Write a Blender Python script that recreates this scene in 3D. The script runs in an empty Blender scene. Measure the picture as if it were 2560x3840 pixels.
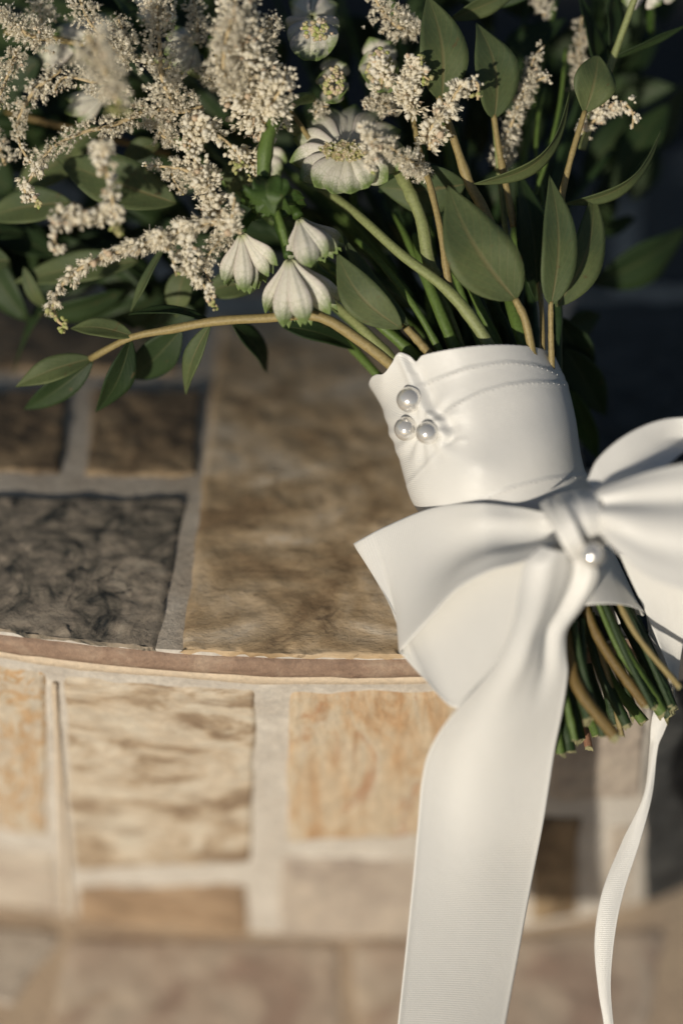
import bpy, math, random
import numpy as np
from mathutils import Vector, noise as mnoise

random.seed(7)
rng = np.random.default_rng(7)
SC = bpy.context.scene
COL = SC.collection

# ------------------------------------------------------------------ camera, sky, sun, exposure
PITCH = math.radians(50)
DIST = 0.907                      # metres to the plane of focus
RIGHT = np.array([1.0, 0.0, 0.0])
UP = np.array([0.0, math.sin(PITCH), math.cos(PITCH)])
TOW = np.array([0.0, -math.cos(PITCH), math.sin(PITCH)])     # from the subject to the camera
C0 = UP * 0.0552                   # the middle of the focus plane; the step edge runs through the origin
CAMPOS = C0 + TOW * DIST

cam_d = bpy.data.cameras.new('camera')
cam = bpy.data.objects.new('camera', cam_d)
COL.objects.link(cam)
cam.location = CAMPOS
cam.rotation_euler = (math.pi / 2 - PITCH, 0, 0)
cam_d.sensor_fit = 'VERTICAL'
cam_d.sensor_height = 36
cam_d.sensor_width = 24
cam_d.lens = 85
cam_d.clip_start = 0.05
cam_d.clip_end = 200
cam_d.dof.use_dof = True
cam_d.dof.focus_distance = DIST
cam_d.dof.aperture_fstop = 1.8
SC.camera = cam

SUN = np.array([-0.38, -0.83, 0.41])
SUN = SUN / np.linalg.norm(SUN)
W = bpy.data.worlds.new('World')
SC.world = W
W.use_nodes = True
wn = W.node_tree.nodes
sky = wn.new('ShaderNodeTexSky')
sky.sky_type = 'NISHITA'
sky.sun_disc = False
sky.sun_elevation = math.asin(SUN[2])
sky.sun_rotation = math.atan2(SUN[0], SUN[1])
wn['Background'].inputs['Strength'].default_value = 0.058
W.node_tree.links.new(sky.outputs[0], wn['Background'].inputs['Color'])
sl = bpy.data.lights.new('sun', 'SUN')
sl.energy = 4.6
sl.angle = math.radians(1.8)
sl.color = (1.0, 0.91, 0.77)
so = bpy.data.objects.new('sun', sl)
COL.objects.link(so)
so.rotation_euler = Vector(SUN).to_track_quat('Z', 'Y').to_euler()
SC.view_settings.view_transform = 'Standard'
SC.view_settings.look = 'None'
SC.view_settings.exposure = -0.42
SC.view_settings.gamma = 1.0
SC.cycles.max_bounces = 8

# ------------------------------------------------------------------ measuring helpers
# lengths in the plane of focus are read off the photograph: 1 unit there = 0.1 mm; d = millimetres nearer the camera

def P(x, y, d=0.0):
    d = d * 0.001
    s = (DIST - d) / DIST * 1e-4
    return C0 + RIGHT * ((x - 1280) * s) + UP * ((1920 - y) * s) + TOW * d


def proj(V):
    V = np.atleast_2d(V) - CAMPOS
    dep = -(V @ TOW)
    k = DIST / dep * 1e4
    return 1280 + (V @ RIGHT) * k, 1920 - (V @ UP) * k


EDGE_K = 0.67


def edge_y(x):
    return EDGE_K * (x - 0.005) ** 2 + 1.6 * max(0.0, x - 0.07) ** 2


def ray(x, y):
    d = P(x, y) - CAMPOS
    return d / np.linalg.norm(d)


def top_z(x, y):
    d = max(y - edge_y(x), 0.0)
    return -1.0 * d * d  # top dished behind the edge, shaped so sunlight fades towards the back


def on_top(x, y):
    r = ray(x, y)
    z = 0.0
    for _ in range(8):
        p = CAMPOS + r * ((z - CAMPOS[2]) / r[2])
        z = top_z(p[0], p[1])
    return p


def on_front(x, y):
    r = ray(x, y)
    yy = 0.0
    for _ in range(8):
        p = CAMPOS + r * ((yy - CAMPOS[1]) / r[1])
        yy = edge_y(p[0])
    return p


LOW_Z = -0.204


def on_low(x, y):
    r = ray(x, y)
    return CAMPOS + r * ((LOW_Z - CAMPOS[2]) / r[2])


# ------------------------------------------------------------------ object helpers
ORIGIN = {}


def mesh_obj(name, V, F, mat, parent=None, uv=None, attr=None, smooth=True, solid=0.0, offset=0.0, kind=None, label=None, origin=None):
    """one mesh object, its origin at the middle of its own points"""
    V = np.asarray(V, dtype=np.float64)
    c = V.mean(axis=0) if origin is None else np.asarray(origin)
    me = bpy.data.meshes.new(name)
    if isinstance(F, np.ndarray):
        n, k = F.shape
        me.vertices.add(len(V))
        me.vertices.foreach_set('co', (V - c).astype(np.float32).ravel())
        me.loops.add(n * k)
        me.loops.foreach_set('vertex_index', F.astype(np.int32).ravel())
        me.polygons.add(n)
        me.polygons.foreach_set('loop_start', np.arange(0, n * k, k, dtype=np.int32))
        me.update(calc_edges=True)
    else:
        me.from_pydata([tuple(v) for v in (V - c)], [], F)
    if smooth:
        me.polygons.foreach_set('use_smooth', np.ones(len(me.polygons), dtype=bool))
    if uv is not None:
        li = np.empty(len(me.loops), dtype=np.int32)
        me.loops.foreach_get('vertex_index', li)
        ul = me.uv_layers.new(name='UVMap')
        ul.data.foreach_set('uv', np.asarray(uv, dtype=np.float32)[li].ravel())
    if attr is not None:
        a = me.attributes.new('tint', 'FLOAT', 'POINT')
        a.data.foreach_set('value', np.asarray(attr, dtype=np.float32))
    me.update()
    o = bpy.data.objects.new(name, me)
    if isinstance(mat, (list, tuple)):
        for m in mat:
            me.materials.append(m)
    else:
        me.materials.append(mat)
    COL.objects.link(o)
    base = np.zeros(3)
    if parent is not None:
        o.parent = parent
        base = ORIGIN[parent.name]
    o.location = c - base
    ORIGIN[o.name] = c
    if solid:
        m = o.modifiers.new('thickness', 'SOLIDIFY')
        m.thickness = solid
        m.offset = offset
    if kind:
        o['kind'] = kind
    if label:
        o['label'] = label
    return o


def thing(name, loc, label, cat, kind=None):
    o = bpy.data.objects.new(name, None)
    o.empty_display_size = 0.02
    COL.objects.link(o)
    o.location = loc
    ORIGIN[o.name] = np.asarray(loc, dtype=float)
    o['label'] = label
    o['category'] = cat
    if kind:
        o['kind'] = kind
    return o


def grid_faces(nu, nv, wrap_u=False):
    """nu columns, nv rows of points stored row by row"""
    F = []
    cu = nu if wrap_u else nu - 1
    for j in range(nv - 1):
        a = j * nu
        for i in range(cu):
            i2 = (i + 1) % nu
            F.append((a + i, a + i2, a + nu + i2, a + nu + i))
    return np.array(F, dtype=np.int32)


def spline(pts, n):
    """centripetal-ish Catmull-Rom through pts (k x m array), n samples"""
    p = np.asarray(pts, dtype=float)
    if len(p) == 2:
        t = np.linspace(0, 1, n)[:, None]
        return p[0] * (1 - t) + p[1] * t
    seg = np.linalg.norm(np.diff(p, axis=0), axis=1)
    u = np.concatenate([[0], np.cumsum(np.maximum(seg, 1e-9))])
    m = np.zeros_like(p)
    m[1:-1] = (p[2:] - p[:-2]) / (u[2:] - u[:-2])[:, None]
    m[0] = (p[1] - p[0]) / (u[1] - u[0])
    m[-1] = (p[-1] - p[-2]) / (u[-1] - u[-2])
    t = np.linspace(0, u[-1], n)
    k = np.clip(np.searchsorted(u, t, side='right') - 1, 0, len(p) - 2)
    h = (u[k + 1] - u[k])
    s = ((t - u[k]) / h)[:, None]
    h = h[:, None]
    return ((2 * s**3 - 3 * s**2 + 1) * p[k] + (s**3 - 2 * s**2 + s) * h * m[k]
            + (-2 * s**3 + 3 * s**2) * p[k + 1] + (s**3 - s**2) * h * m[k + 1])


def unit(v):
    v = np.asarray(v, dtype=float)
    return v / np.maximum(np.linalg.norm(v, axis=-1, keepdims=True), 1e-12)


def tube(pts, r0, r1, sides=8, n=24, lump=0.0, ribs=0.0, cap=True, seed=0):
    """points (world), radii in metres -> V, F, UV"""
    c = spline(pts, n)
    t = unit(np.gradient(c, axis=0))
    ref = np.array([0.31, 0.2, 0.93])
    a = unit(np.cross(t, ref))
    b = np.cross(t, a)
    r = np.linspace(r0, r1, n)
    g = np.random.default_rng(seed)
    if lump:
        r = r * (1 + lump * np.convolve(g.normal(size=n + 4), np.ones(5) / 5, 'valid'))
        for t0 in g.uniform(0.15, 0.9, 2):
            r = r * (1 + 0.16 * np.exp(-((np.linspace(0, 1, n) - t0) / 0.03) ** 2))
    ang = np.linspace(0, 2 * math.pi, sides, endpoint=False)
    rr = 1 + ribs * np.cos(ang * (sides // 2))
    V = (c[:, None, :] + (a[:, None, :] * np.cos(ang)[None, :, None] + b[:, None, :] * np.sin(ang)[None, :, None])
         * (r[:, None] * rr[None, :])[:, :, None]).reshape(-1, 3)
    F = [tuple(f) for f in grid_faces(sides, n, True)]
    uv = np.stack([np.tile(np.arange(sides) / sides, n), np.repeat(np.linspace(0, 1, n), sides)], 1)
    if cap:
        F.append(tuple(range(sides - 1, -1, -1)))
        F.append(tuple(range((n - 1) * sides, n * sides)))
    return V, F, uv


# ------------------------------------------------------------------ materials
class NT:
    def __init__(self, name):
        self.m = bpy.data.materials.new(name)
        self.m.use_nodes = True
        self.t = self.m.node_tree
        self.b = self.t.nodes['Principled BSDF']

    def n(self, kind, **kw):
        nd = self.t.nodes.new(kind)
        for k, v in kw.items():
            if k.startswith('_'):
                setattr(nd, k[1:], v)
            else:
                nd.inputs[k.replace('__', ' ')].default_value = v
        return nd

    def link(self, a, b):
        self.t.links.new(a, b)

    def set(self, **kw):
        for k, v in kw.items():
            self.b.inputs[k.replace('__', ' ')].default_value = v
        return self

    def ramp(self, fac, stops):
        r = self.t.nodes.new('ShaderNodeValToRGB')
        e = r.color_ramp.elements
        while len(e) < len(stops):
            e.new(0.5)
        for el, (p, c) in zip(e, stops):
            el.position = p
            el.color = (c[0], c[1], c[2], 1)
        self.link(fac, r.inputs[0])
        return r.outputs[0]

    def mix(self, fac, a, b, mode='MIX'):
        x = self.t.nodes.new('ShaderNodeMix')
        x.data_type = 'RGBA'
        x.blend_type = mode
        if isinstance(fac, (int, float)):
            x.inputs[0].default_value = fac
        else:
            self.link(fac, x.inputs[0])
        for s, v in ((6, a), (7, b)):
            if isinstance(v, tuple):
                x.inputs[s].default_value = (v[0], v[1], v[2], 1)
            else:
                self.link(v, x.inputs[s])
        return x.outputs[2]

    def math(self, op, a, b=None, clamp=False):
        x = self.t.nodes.new('ShaderNodeMath')
        x.operation = op
        x.use_clamp = clamp
        for s, v in ((0, a), (1, b)):
            if v is None:
                continue
            if isinstance(v, (int, float)):
                x.inputs[s].default_value = v
            else:
                self.link(v, x.inputs[s])
        return x.outputs[0]

    def noise(self, vec, scale, detail=6, rough=0.6, dist=0.0):
        x = self.t.nodes.new('ShaderNodeTexNoise')
        x.inputs['Scale'].default_value = scale
        x.inputs['Detail'].default_value = detail
        x.inputs['Roughness'].default_value = rough
        x.inputs['Distortion'].default_value = dist
        self.link(vec, x.inputs['Vector'])
        return x.outputs[0]

    def mapped(self, out, scale=(1, 1, 1), loc=(0, 0, 0), rot=(0, 0, 0)):
        mp = self.t.nodes.new('ShaderNodeMapping')
        mp.inputs['Scale'].default_value = scale
        mp.inputs['Location'].default_value = loc
        mp.inputs['Rotation'].default_value = rot
        self.link(out, mp.inputs['Vector'])
        return mp.outputs[0]

    def coord(self, which='Object'):
        if not hasattr(self, 'tc'):
            self.tc = self.t.nodes.new('ShaderNodeTexCoord')
        return self.tc.outputs[which]

    def bump(self, h, strength=0.3, dist=0.001):
        x = self.t.nodes.new('ShaderNodeBump')
        x.inputs['Strength'].default_value = strength
        x.inputs['Distance'].default_value = dist
        self.link(h, x.inputs['Height'])
        self.link(x.outputs[0], self.b.inputs['Normal'])

    def color(self, c):
        self.link(c, self.b.inputs['Base Color'])


def stone_mat(name, stops, scale=45, stretch=(1, 1, 1), speck=None, speck_scale=120, speck_lo=0.58, dist=0.8, loc=(0, 0, 0), rot=(0, 0, 0), bump=0.5, rough=0.75):
    k = NT(name)
    v = k.mapped(k.coord(), stretch, loc, rot)
    n1 = k.noise(v, scale, 8, 0.62, dist)
    c = k.ramp(n1, stops)
    n3 = k.noise(v, scale * 7, 6, 0.7, 0.2)
    c = k.mix(0.55, c, k.ramp(n3, [(0.3, (0.62, 0.62, 0.62)), (0.7, (1.25, 1.22, 1.18))]), 'MULTIPLY')
    if speck:
        n2 = k.noise(v, speck_scale, 7, 0.65, 1.2)
        f = k.ramp(n2, [(speck_lo, (0, 0, 0)), (speck_lo + 0.12, (1, 1, 1))])
        c = k.mix(f, c, speck)
    k.color(c)
    h = k.math('ADD', k.noise(v, scale * 3, 8, 0.7, 0.3), k.math('MULTIPLY', n3, 0.6))
    k.bump(h, bump, 0.002)
    k.set(Roughness=rough)
    return k.m


M = {}
M['dark_stone'] = stone_mat('dark_stone', [(0.36, (0.028, 0.031, 0.030)), (0.44, (0.17, 0.148, 0.115)), (0.55, (0.31, 0.26, 0.20)), (0.68, (0.37, 0.32, 0.25))], 40, speck=(0.014, 0.017, 0.018), speck_scale=85, speck_lo=0.56, dist=1.5)
M['brown_stone'] = stone_mat('brown_stone', [(0.36, (0.26, 0.175, 0.095)), (0.45, (0.43, 0.31, 0.18)), (0.55, (0.56, 0.43, 0.28)), (0.66, (0.62, 0.54, 0.43))], 26, speck=(0.16, 0.11, 0.065), speck_scale=90, speck_lo=0.6, stretch=(0.8, 1.2, 1))
M['umber_stone'] = stone_mat('umber_stone', [(0.36, (0.07, 0.05, 0.03)), (0.48, (0.20, 0.14, 0.08)), (0.62, (0.32, 0.235, 0.14))], 30, speck=(0.04, 0.03, 0.02), speck_scale=60, speck_lo=0.58)
M['blue_stone'] = stone_mat('blue_stone', [(0.3, (0.012, 0.013, 0.014)), (0.5, (0.032, 0.035, 0.037)), (0.72, (0.085, 0.087, 0.085))], 40, dist=1.5)
M['swirl_stone'] = stone_mat('swirl_stone', [(0.38, (0.47, 0.40, 0.31)), (0.46, (0.52, 0.45, 0.355)), (0.515, (0.46, 0.29, 0.145)), (0.57, (0.52, 0.44, 0.33)), (0.7, (0.55, 0.50, 0.42))], 30, (1.3, 1, 0.7), dist=2.6)
M['cream_stone'] = stone_mat('cream_stone', [(0.36, (0.22, 0.155, 0.10)), (0.44, (0.38, 0.295, 0.205)), (0.50, (0.50, 0.42, 0.32)), (0.57, (0.56, 0.49, 0.39)), (0.66, (0.60, 0.55, 0.455))], 34, (0.5, 1, 1.25), dist=1.6, loc=(0.3, 0, 0.21), speck=(0.24, 0.17, 0.11), speck_scale=19, speck_lo=0.57)
M['peach_stone'] = stone_mat('peach_stone', [(0.38, (0.43, 0.27, 0.145)), (0.46, (0.50, 0.37, 0.24)), (0.55, (0.53, 0.44, 0.32)), (0.65, (0.55, 0.48, 0.38))], 30, (1.7, 1, 0.55), speck=(0.36, 0.18, 0.085), speck_scale=26, speck_lo=0.55, dist=1.2)
M['ochre_stone'] = stone_mat('ochre_stone', [(0.3, (0.12, 0.085, 0.055)), (0.45, (0.29, 0.20, 0.125)), (0.6, (0.40, 0.29, 0.19)), (0.75, (0.48, 0.40, 0.30))], 16, (0.8, 1, 2.0), dist=1.0)
M['taupe_stone'] = stone_mat('taupe_stone', [(0.3, (0.25, 0.20, 0.165)), (0.45, (0.38, 0.325, 0.275)), (0.6, (0.46, 0.40, 0.335)), (0.78, (0.52, 0.44, 0.33))], 20, speck=(0.15, 0.11, 0.085), speck_scale=24, speck_lo=0.64)
M['grey_stone'] = stone_mat('grey_stone', [(0.3, (0.36, 0.29, 0.24)), (0.5, (0.48, 0.42, 0.35)), (0.7, (0.56, 0.5, 0.42))], 26, (0.8, 1, 1.8), rot=(0, 0.6, 0))
M['rose_stone'] = stone_mat('rose_stone', [(0.38, (0.36, 0.265, 0.21)), (0.46, (0.48, 0.39, 0.31)), (0.56, (0.54, 0.46, 0.37)), (0.66, (0.57, 0.46, 0.33))], 12, speck=(0.30, 0.2, 0.16), speck_scale=11, speck_lo=0.56)
M['mortar'] = stone_mat('mortar', [(0.3, (0.47, 0.43, 0.38)), (0.6, (0.59, 0.555, 0.50)), (0.8, (0.64, 0.61, 0.56))], 60, dist=0.3, bump=0.5, rough=0.9)
M['shaded_mortar'] = stone_mat('shaded_mortar', [(0.3, (0.40, 0.34, 0.27)), (0.6, (0.54, 0.48, 0.40)), (0.8, (0.6, 0.55, 0.48))], 60, dist=0.3, bump=0.5, rough=0.9)  # darker mortar for the step top, its shade put into the colour
M['warm_mortar'] = stone_mat('warm_mortar', [(0.3, (0.44, 0.34, 0.25)), (0.7, (0.54, 0.43, 0.31))], 40, dist=0.3, bump=0.5, rough=0.9)
M['brown_grout'] = stone_mat('brown_grout', [(0.34, (0.24, 0.16, 0.115)), (0.5, (0.32, 0.22, 0.16)), (0.66, (0.40, 0.30, 0.225))], 60, dist=0.6, bump=0.6, rough=0.9)
M['sand_grout'] = stone_mat('sand_grout', [(0.3, (0.58, 0.48, 0.36)), (0.7, (0.68, 0.57, 0.44))], 70, dist=0.2, bump=0.35, rough=0.9)
M['dark_ground'] = stone_mat('dark_ground', [(0.3, (0.012, 0.013, 0.013)), (0.7, (0.035, 0.036, 0.034))], 40)


def ribbon_mat():
    k = NT('ivory_satin')
    uvc = k.coord('UV')                     # u in metres across the ribbon, v in metres along it
    w = k.n('ShaderNodeTexWave', _wave_type='BANDS', _bands_direction='Y', Scale=420.0, Distortion=0.6, Detail=2.0)
    w.inputs['Detail Scale'].default_value = 3.0
    k.link(uvc, w.inputs['Vector'])
    n1 = k.noise(uvc, 160, 4, 0.6, 0.2)
    n2 = k.noise(uvc, 2600, 2, 0.5)
    h = k.math('ADD', k.math('MULTIPLY', w.outputs['Fac'], 0.6), k.math('MULTIPLY', n2, 0.5))
    h = k.math('ADD', h, k.math('MULTIPLY', n1, 1.2))
    k.bump(h, 0.36, 0.0004)
    k.color(k.mix(n1, (0.815, 0.808, 0.772), (0.845, 0.838, 0.808)))
    k.set(Roughness=0.36, Specular__IOR__Level=0.6, Sheen__Weight=0.12, Sheen__Roughness=0.4)
    k.b.inputs['Subsurface Weight'].default_value = 0.0
    k.b.inputs['Subsurface Radius'].default_value = (0.003, 0.0026, 0.002)
    k.b.inputs['Subsurface Scale'].default_value = 1.0
    tr = k.n('ShaderNodeBsdfTranslucent')
    tr.inputs['Color'].default_value = (0.8, 0.78, 0.73, 1)
    mx = k.n('ShaderNodeMixShader')
    mx.inputs[0].default_value = 0.16
    k.link(k.b.outputs[0], mx.inputs[1])
    k.link(tr.outputs[0], mx.inputs[2])
    k.link(mx.outputs[0], k.t.nodes['Material Output'].inputs[0])
    return k.m


M['satin'] = ribbon_mat()
k = NT('pearl')
k.set(Base__Color=(0.82, 0.80, 0.76, 1), Roughness=0.15, Metallic=0.6, Coat__Weight=0.8, Coat__Roughness=0.05)
M['pearl'] = k.m


def leaf_mat(name, a, b, vein, rough=0.55, spec=0.35, trans=0.25):
    k = NT(name)
    uv = k.coord('UV')
    ob = k.coord('Object')
    sx = k.n('ShaderNodeSeparateXYZ')
    k.link(uv, sx.inputs[0])
    n1 = k.noise(ob, 90, 6, 0.6, 0.4)
    n2 = k.noise(ob, 700, 4, 0.7)
    inf = k.n('ShaderNodeObjectInfo')
    c = k.mix(k.math('ADD', k.math('MULTIPLY', n1, 0.7), k.math('MULTIPLY', inf.outputs['Random'], 0.35), True), a, b)
    c = k.mix(0.35, c, k.ramp(n2, [(0.35, (0.7, 0.7, 0.7)), (0.65, (1.25, 1.25, 1.2))]), 'MULTIPLY')
    n4 = k.noise(ob, 28, 3, 0.5)
    c = k.mix(0.6, c, k.ramp(n4, [(0.35, (0.72, 0.78, 0.8)), (0.65, (1.2, 1.15, 0.95))]), 'MULTIPLY')
    n5 = k.noise(ob, 260, 2, 0.4)
    c = k.mix(k.ramp(n5, [(0.70, (0, 0, 0)), (0.76, (0.7, 0.7, 0.7))]), c, (0.10, 0.07, 0.03))
    # midrib and slanting side veins
    mid = k.math('ABSOLUTE', k.math('SUBTRACT', sx.outputs[0], 0.5))
    rib = k.ramp(mid, [(0.0, (1, 1, 1)), (0.02, (0.8, 0.8, 0.8)), (0.05, (0, 0, 0))])
    sv = k.math('SUBTRACT', k.math('MULTIPLY', sx.outputs[1], 9.0), k.math('MULTIPLY', mid, 7.0))
    sv = k.math('ABSOLUTE', k.math('SUBTRACT', k.math('FRACT', sv), 0.5))
    sr = k.ramp(sv, [(0.0, (0.24, 0.24, 0.24)), (0.10, (0, 0, 0))])
    rib = k.math('MULTIPLY', rib, k.math('SUBTRACT', 0.85, k.math('MULTIPLY', sx.outputs[1], 0.65)))
    c = k.mix(rib, c, vein)
    c = k.mix(sr, c, vein)
    k.color(c)
    hh = k.math('ADD', k.math('MULTIPLY', rib, -1.0), k.math('ADD', k.math('MULTIPLY', sr, -0.8), k.math('MULTIPLY', n2, 0.5)))
    k.bump(hh, 0.35, 0.0006)
    k.set(Roughness=rough, Specular__IOR__Level=spec)
    tr = k.n('ShaderNodeBsdfTranslucent')
    tr.inputs['Color'].default_value = (b[0] * 1.6, b[1] * 1.9, b[2] * 0.9, 1)
    mx = k.n('ShaderNodeMixShader')
    mx.inputs[0].default_value = trans
    out = k.t.nodes['Material Output']
    k.link(k.b.outputs[0], mx.inputs[1])
    k.link(tr.outputs[0], mx.inputs[2])
    k.link(mx.outputs[0], out.inputs[0])
    return k.m


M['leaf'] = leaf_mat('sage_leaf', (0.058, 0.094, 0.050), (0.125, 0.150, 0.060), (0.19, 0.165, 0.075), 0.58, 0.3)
M['leaf_deep'] = leaf_mat('deep_leaf', (0.016, 0.034, 0.013), (0.034, 0.060, 0.021), (0.07, 0.085, 0.035), 0.55, 0.3, 0.2)  # darker leaf copy, shade of the inner bunch put into its colour
M['bract'] = leaf_mat('bright_bract', (0.030, 0.070, 0.014), (0.065, 0.115, 0.026), (0.12, 0.17, 0.06), 0.5, 0.4, 0.25)


def stem_mat(name, a, b, rough=0.5):
    k = NT(name)
    v = k.mapped(k.coord('UV'), (9, 3, 1))
    n1 = k.noise(v, 1.2, 6, 0.65)
    n2 = k.noise(k.coord(), 900, 5, 0.7)
    c = k.mix(n1, a, b)
    c = k.mix(0.5, c, k.ramp(n2, [(0.35, (0.58, 0.56, 0.5)), (0.65, (1.25, 1.25, 1.2))]), 'MULTIPLY')
    k.color(c)
    k.bump(k.math('ADD', n1, n2), 0.35, 0.0006)
    k.set(Roughness=rough, Specular__IOR__Level=0.4)
    return k.m


M['tan_stem'] = stem_mat('tan_stem', (0.20, 0.17, 0.062), (0.36, 0.27, 0.125))
M['green_stem'] = stem_mat('green_stem', (0.055, 0.105, 0.018), (0.125, 0.185, 0.045))
M['pale_stem'] = stem_mat('pale_stem', (0.16, 0.20, 0.075), (0.28, 0.30, 0.13))
M['dark_stem'] = stem_mat('dark_stem', (0.012, 0.03, 0.010), (0.035, 0.065, 0.018))
M['rusty_stem'] = stem_mat('rusty_stem', (0.10, 0.08, 0.02), (0.22, 0.135, 0.045))
M['red_stem'] = stem_mat('red_stem', (0.22, 0.10, 0.06), (0.33, 0.19, 0.12))
M['cut_end'] = stem_mat('cut_end', (0.16, 0.17, 0.075), (0.36, 0.32, 0.19), 0.8)


def petal_mat():
    k = NT('astrantia_petal')
    uv = k.coord('UV')
    sx = k.n('ShaderNodeSeparateXYZ')
    k.link(uv, sx.inputs[0])
    u, v = sx.outputs[0], sx.outputs[1]
    ob = k.coord()
    n1 = k.noise(ob, 260, 5, 0.6)
    inf = k.n('ShaderNodeObjectInfo')
    base = k.mix(n1, (0.80, 0.77, 0.655), (0.86, 0.84, 0.75))
    # pinkish margins: edge shading painted into the petal colour
    edge = k.math('MULTIPLY', k.math('POWER', k.math('MULTIPLY', k.math('ABSOLUTE', k.math('SUBTRACT', u, 0.5)), 2.0), 3.0), 0.55)
    base = k.mix(edge, base, (0.60, 0.50, 0.50))
    # lengthwise veins and a net towards the green tip
    va = k.math('ABSOLUTE', k.math('SINE', k.math('MULTIPLY', u, 15.7)))
    vein = k.ramp(va, [(0.0, (1, 1, 1)), (0.22, (0, 0, 0))])
    vo = k.n('ShaderNodeTexVoronoi', _feature='DISTANCE_TO_EDGE', Scale=1.0)
    k.link(k.mapped(uv, (5, 11, 1)), vo.inputs['Vector'])
    net = k.ramp(vo.outputs['Distance'], [(0.0, (0.7, 0.7, 0.7)), (0.09, (0, 0, 0))])
    lo = k.ramp(v, [(0.1, (0.25, 0.25, 0.25)), (0.55, (0.3, 0.3, 0.3)), (0.88, (1, 1, 1))])
    veinf = k.math('MULTIPLY', k.math('MAXIMUM', k.math('MULTIPLY', vein, 0.8), net), lo)
    c = k.mix(veinf, base, (0.30, 0.36, 0.13))
    tipn = k.math('ADD', v, k.math('MULTIPLY', k.math('SUBTRACT', n1, 0.5), 0.35))
    tip = k.ramp(tipn, [(0.66, (0, 0, 0)), (0.92, (0.95, 0.95, 0.95))])
    c = k.mix(tip, c, (0.17, 0.25, 0.065))
    root = k.ramp(v, [(0.0, (0.8, 0.8, 0.8)), (0.16, (0, 0, 0))])
    c = k.mix(root, c, (0.42, 0.47, 0.17))
    k.color(c)
    k.bump(k.math('ADD', k.math('MULTIPLY', vein, 0.7), k.math('MULTIPLY', net, 0.3)), 0.2, 0.0004)
    k.set(Roughness=0.55, Specular__IOR__Level=0.3)
    tr = k.n('ShaderNodeBsdfTranslucent')
    k.link(c, tr.inputs['Color'])
    mx = k.n('ShaderNodeMixShader')
    mx.inputs[0].default_value = 0.3
    k.link(k.b.outputs[0], mx.inputs[1])
    k.link(tr.outputs[0], mx.inputs[2])
    k.link(mx.outputs[0], k.t.nodes['Material Output'].inputs[0])
    return k.m


M['petal'] = petal_mat()


def bud_mat():
    k = NT('astilbe_bud')
    at = k.n('ShaderNodeAttribute', _attribute_name='tint')
    n1 = k.noise(k.coord(), 420, 4, 0.6)
    c = k.ramp(at.outputs['Fac'], [(0.0, (0.90, 0.87, 0.77)), (0.35, (0.88, 0.82, 0.66)), (0.6, (0.74, 0.60, 0.44)), (1.0, (0.46, 0.53, 0.16))])
    c = k.mix(0.4, c, k.ramp(n1, [(0.3, (0.86, 0.84, 0.8)), (0.7, (1.1, 1.1, 1.1))]), 'MULTIPLY')
    k.color(c)
    k.set(Roughness=0.6, Specular__IOR__Level=0.3)
    tr = k.n('ShaderNodeBsdfTranslucent')
    k.link(c, tr.inputs['Color'])
    mx = k.n('ShaderNodeMixShader')
    mx.inputs[0].default_value = 0.36
    k.link(k.b.outputs[0], mx.inputs[1])
    k.link(tr.outputs[0], mx.inputs[2])
    k.link(mx.outputs[0], k.t.nodes['Material Output'].inputs[0])
    return k.m


M['bud'] = bud_mat()
M['plume_stalk'] = stem_mat('plume_stalk', (0.42, 0.33, 0.18), (0.58, 0.46, 0.28), 0.6)

# ------------------------------------------------------------------ the setting: ground, steps
gv = np.array([(-6, -6, -0.36), (6, -6, -0.36), (6, 6, -0.36), (-6, 6, -0.36)], float)
ground = mesh_obj('ground', gv, [(0, 1, 2, 3)], M['dark_ground'], kind='structure', smooth=False)


def fbm(p, f, octs=4):
    s, a = 0.0, 1.0
    for _ in range(octs):
        s += a * mnoise.noise(Vector(p) * f)
        f *= 2.1
        a *= 0.5
    return s


def stone(name, quad, where, mat, parent, proud=0.0012, rough=0.0012, n=44, jag=9, round_=0.03, seed=0, label=None):
    """a stone filling a quad (corner readings TL, TR, BR, BL on the given surface), with a knocked-about outline, a rounded arris and a rough face"""
    TL, TR, BR, BL = [np.array(q, float) for q in quad]
    V, uv = [], []
    for j in range(n):
        for i in range(n):
            u, v = i / (n - 1), j / (n - 1)
            q = TL * (1 - u) * (1 - v) + TR * u * (1 - v) + BR * u * v + BL * (1 - u) * v
            e = min(u, 1 - u, v, 1 - v)
            # ragged outline: the closer to the rim the more it wanders
            k = max(0.0, 1 - e / 0.12)
            q = q + k * jag * np.array([fbm((q[0] * .004 + seed, q[1] * .004, 1.3), 1.6), fbm((q[0] * .004, q[1] * .004 + seed, 7.7), 1.6)]) * 1.6
            # corners clipped a little
            cu, cv = min(u, 1 - u), min(v, 1 - v)
            if cu < 0.03 and cv < 0.03:
                cen = (TL + TR + BR + BL) / 4
                q = q + (cen - q) * 0.02 * (1 - max(cu, cv) / 0.03)
            if where == 'top':
                p = on_top(*q)
                lim = edge_y(p[0]) + 0.0005 + 0.0007 * (1 + fbm((p[0], seed, 0.2), 130, 4))
                if p[1] < lim:
                    p = np.array([p[0], lim, top_z(p[0], lim)])
                nrm = np.array([0, 0, 1.0])
            elif where == 'front':
                p = on_front(*q)
                nrm = unit(np.array([2 * EDGE_K * (p[0] - 0.005) + 3.2 * max(0.0, p[0] - 0.07), -1.0, 0]))
            else:
                p = on_low(*q)
                nrm = np.array([0, 0, 1.0])
            h = proud * (1 - max(0, 1 - e / round_) ** 2.2) - ((0.001 if where == 'low' else 0.0018) if e == 0 else 0)
            h += rough * (0.35 * fbm(p + seed, 45, 2) + 0.6 * fbm(p + seed, 150, 4)) * min(1, e / 0.04)
            V.append(p + nrm * h)
    return mesh_obj(name, V, grid_faces(n, n), mat, parent, label=label)


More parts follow.
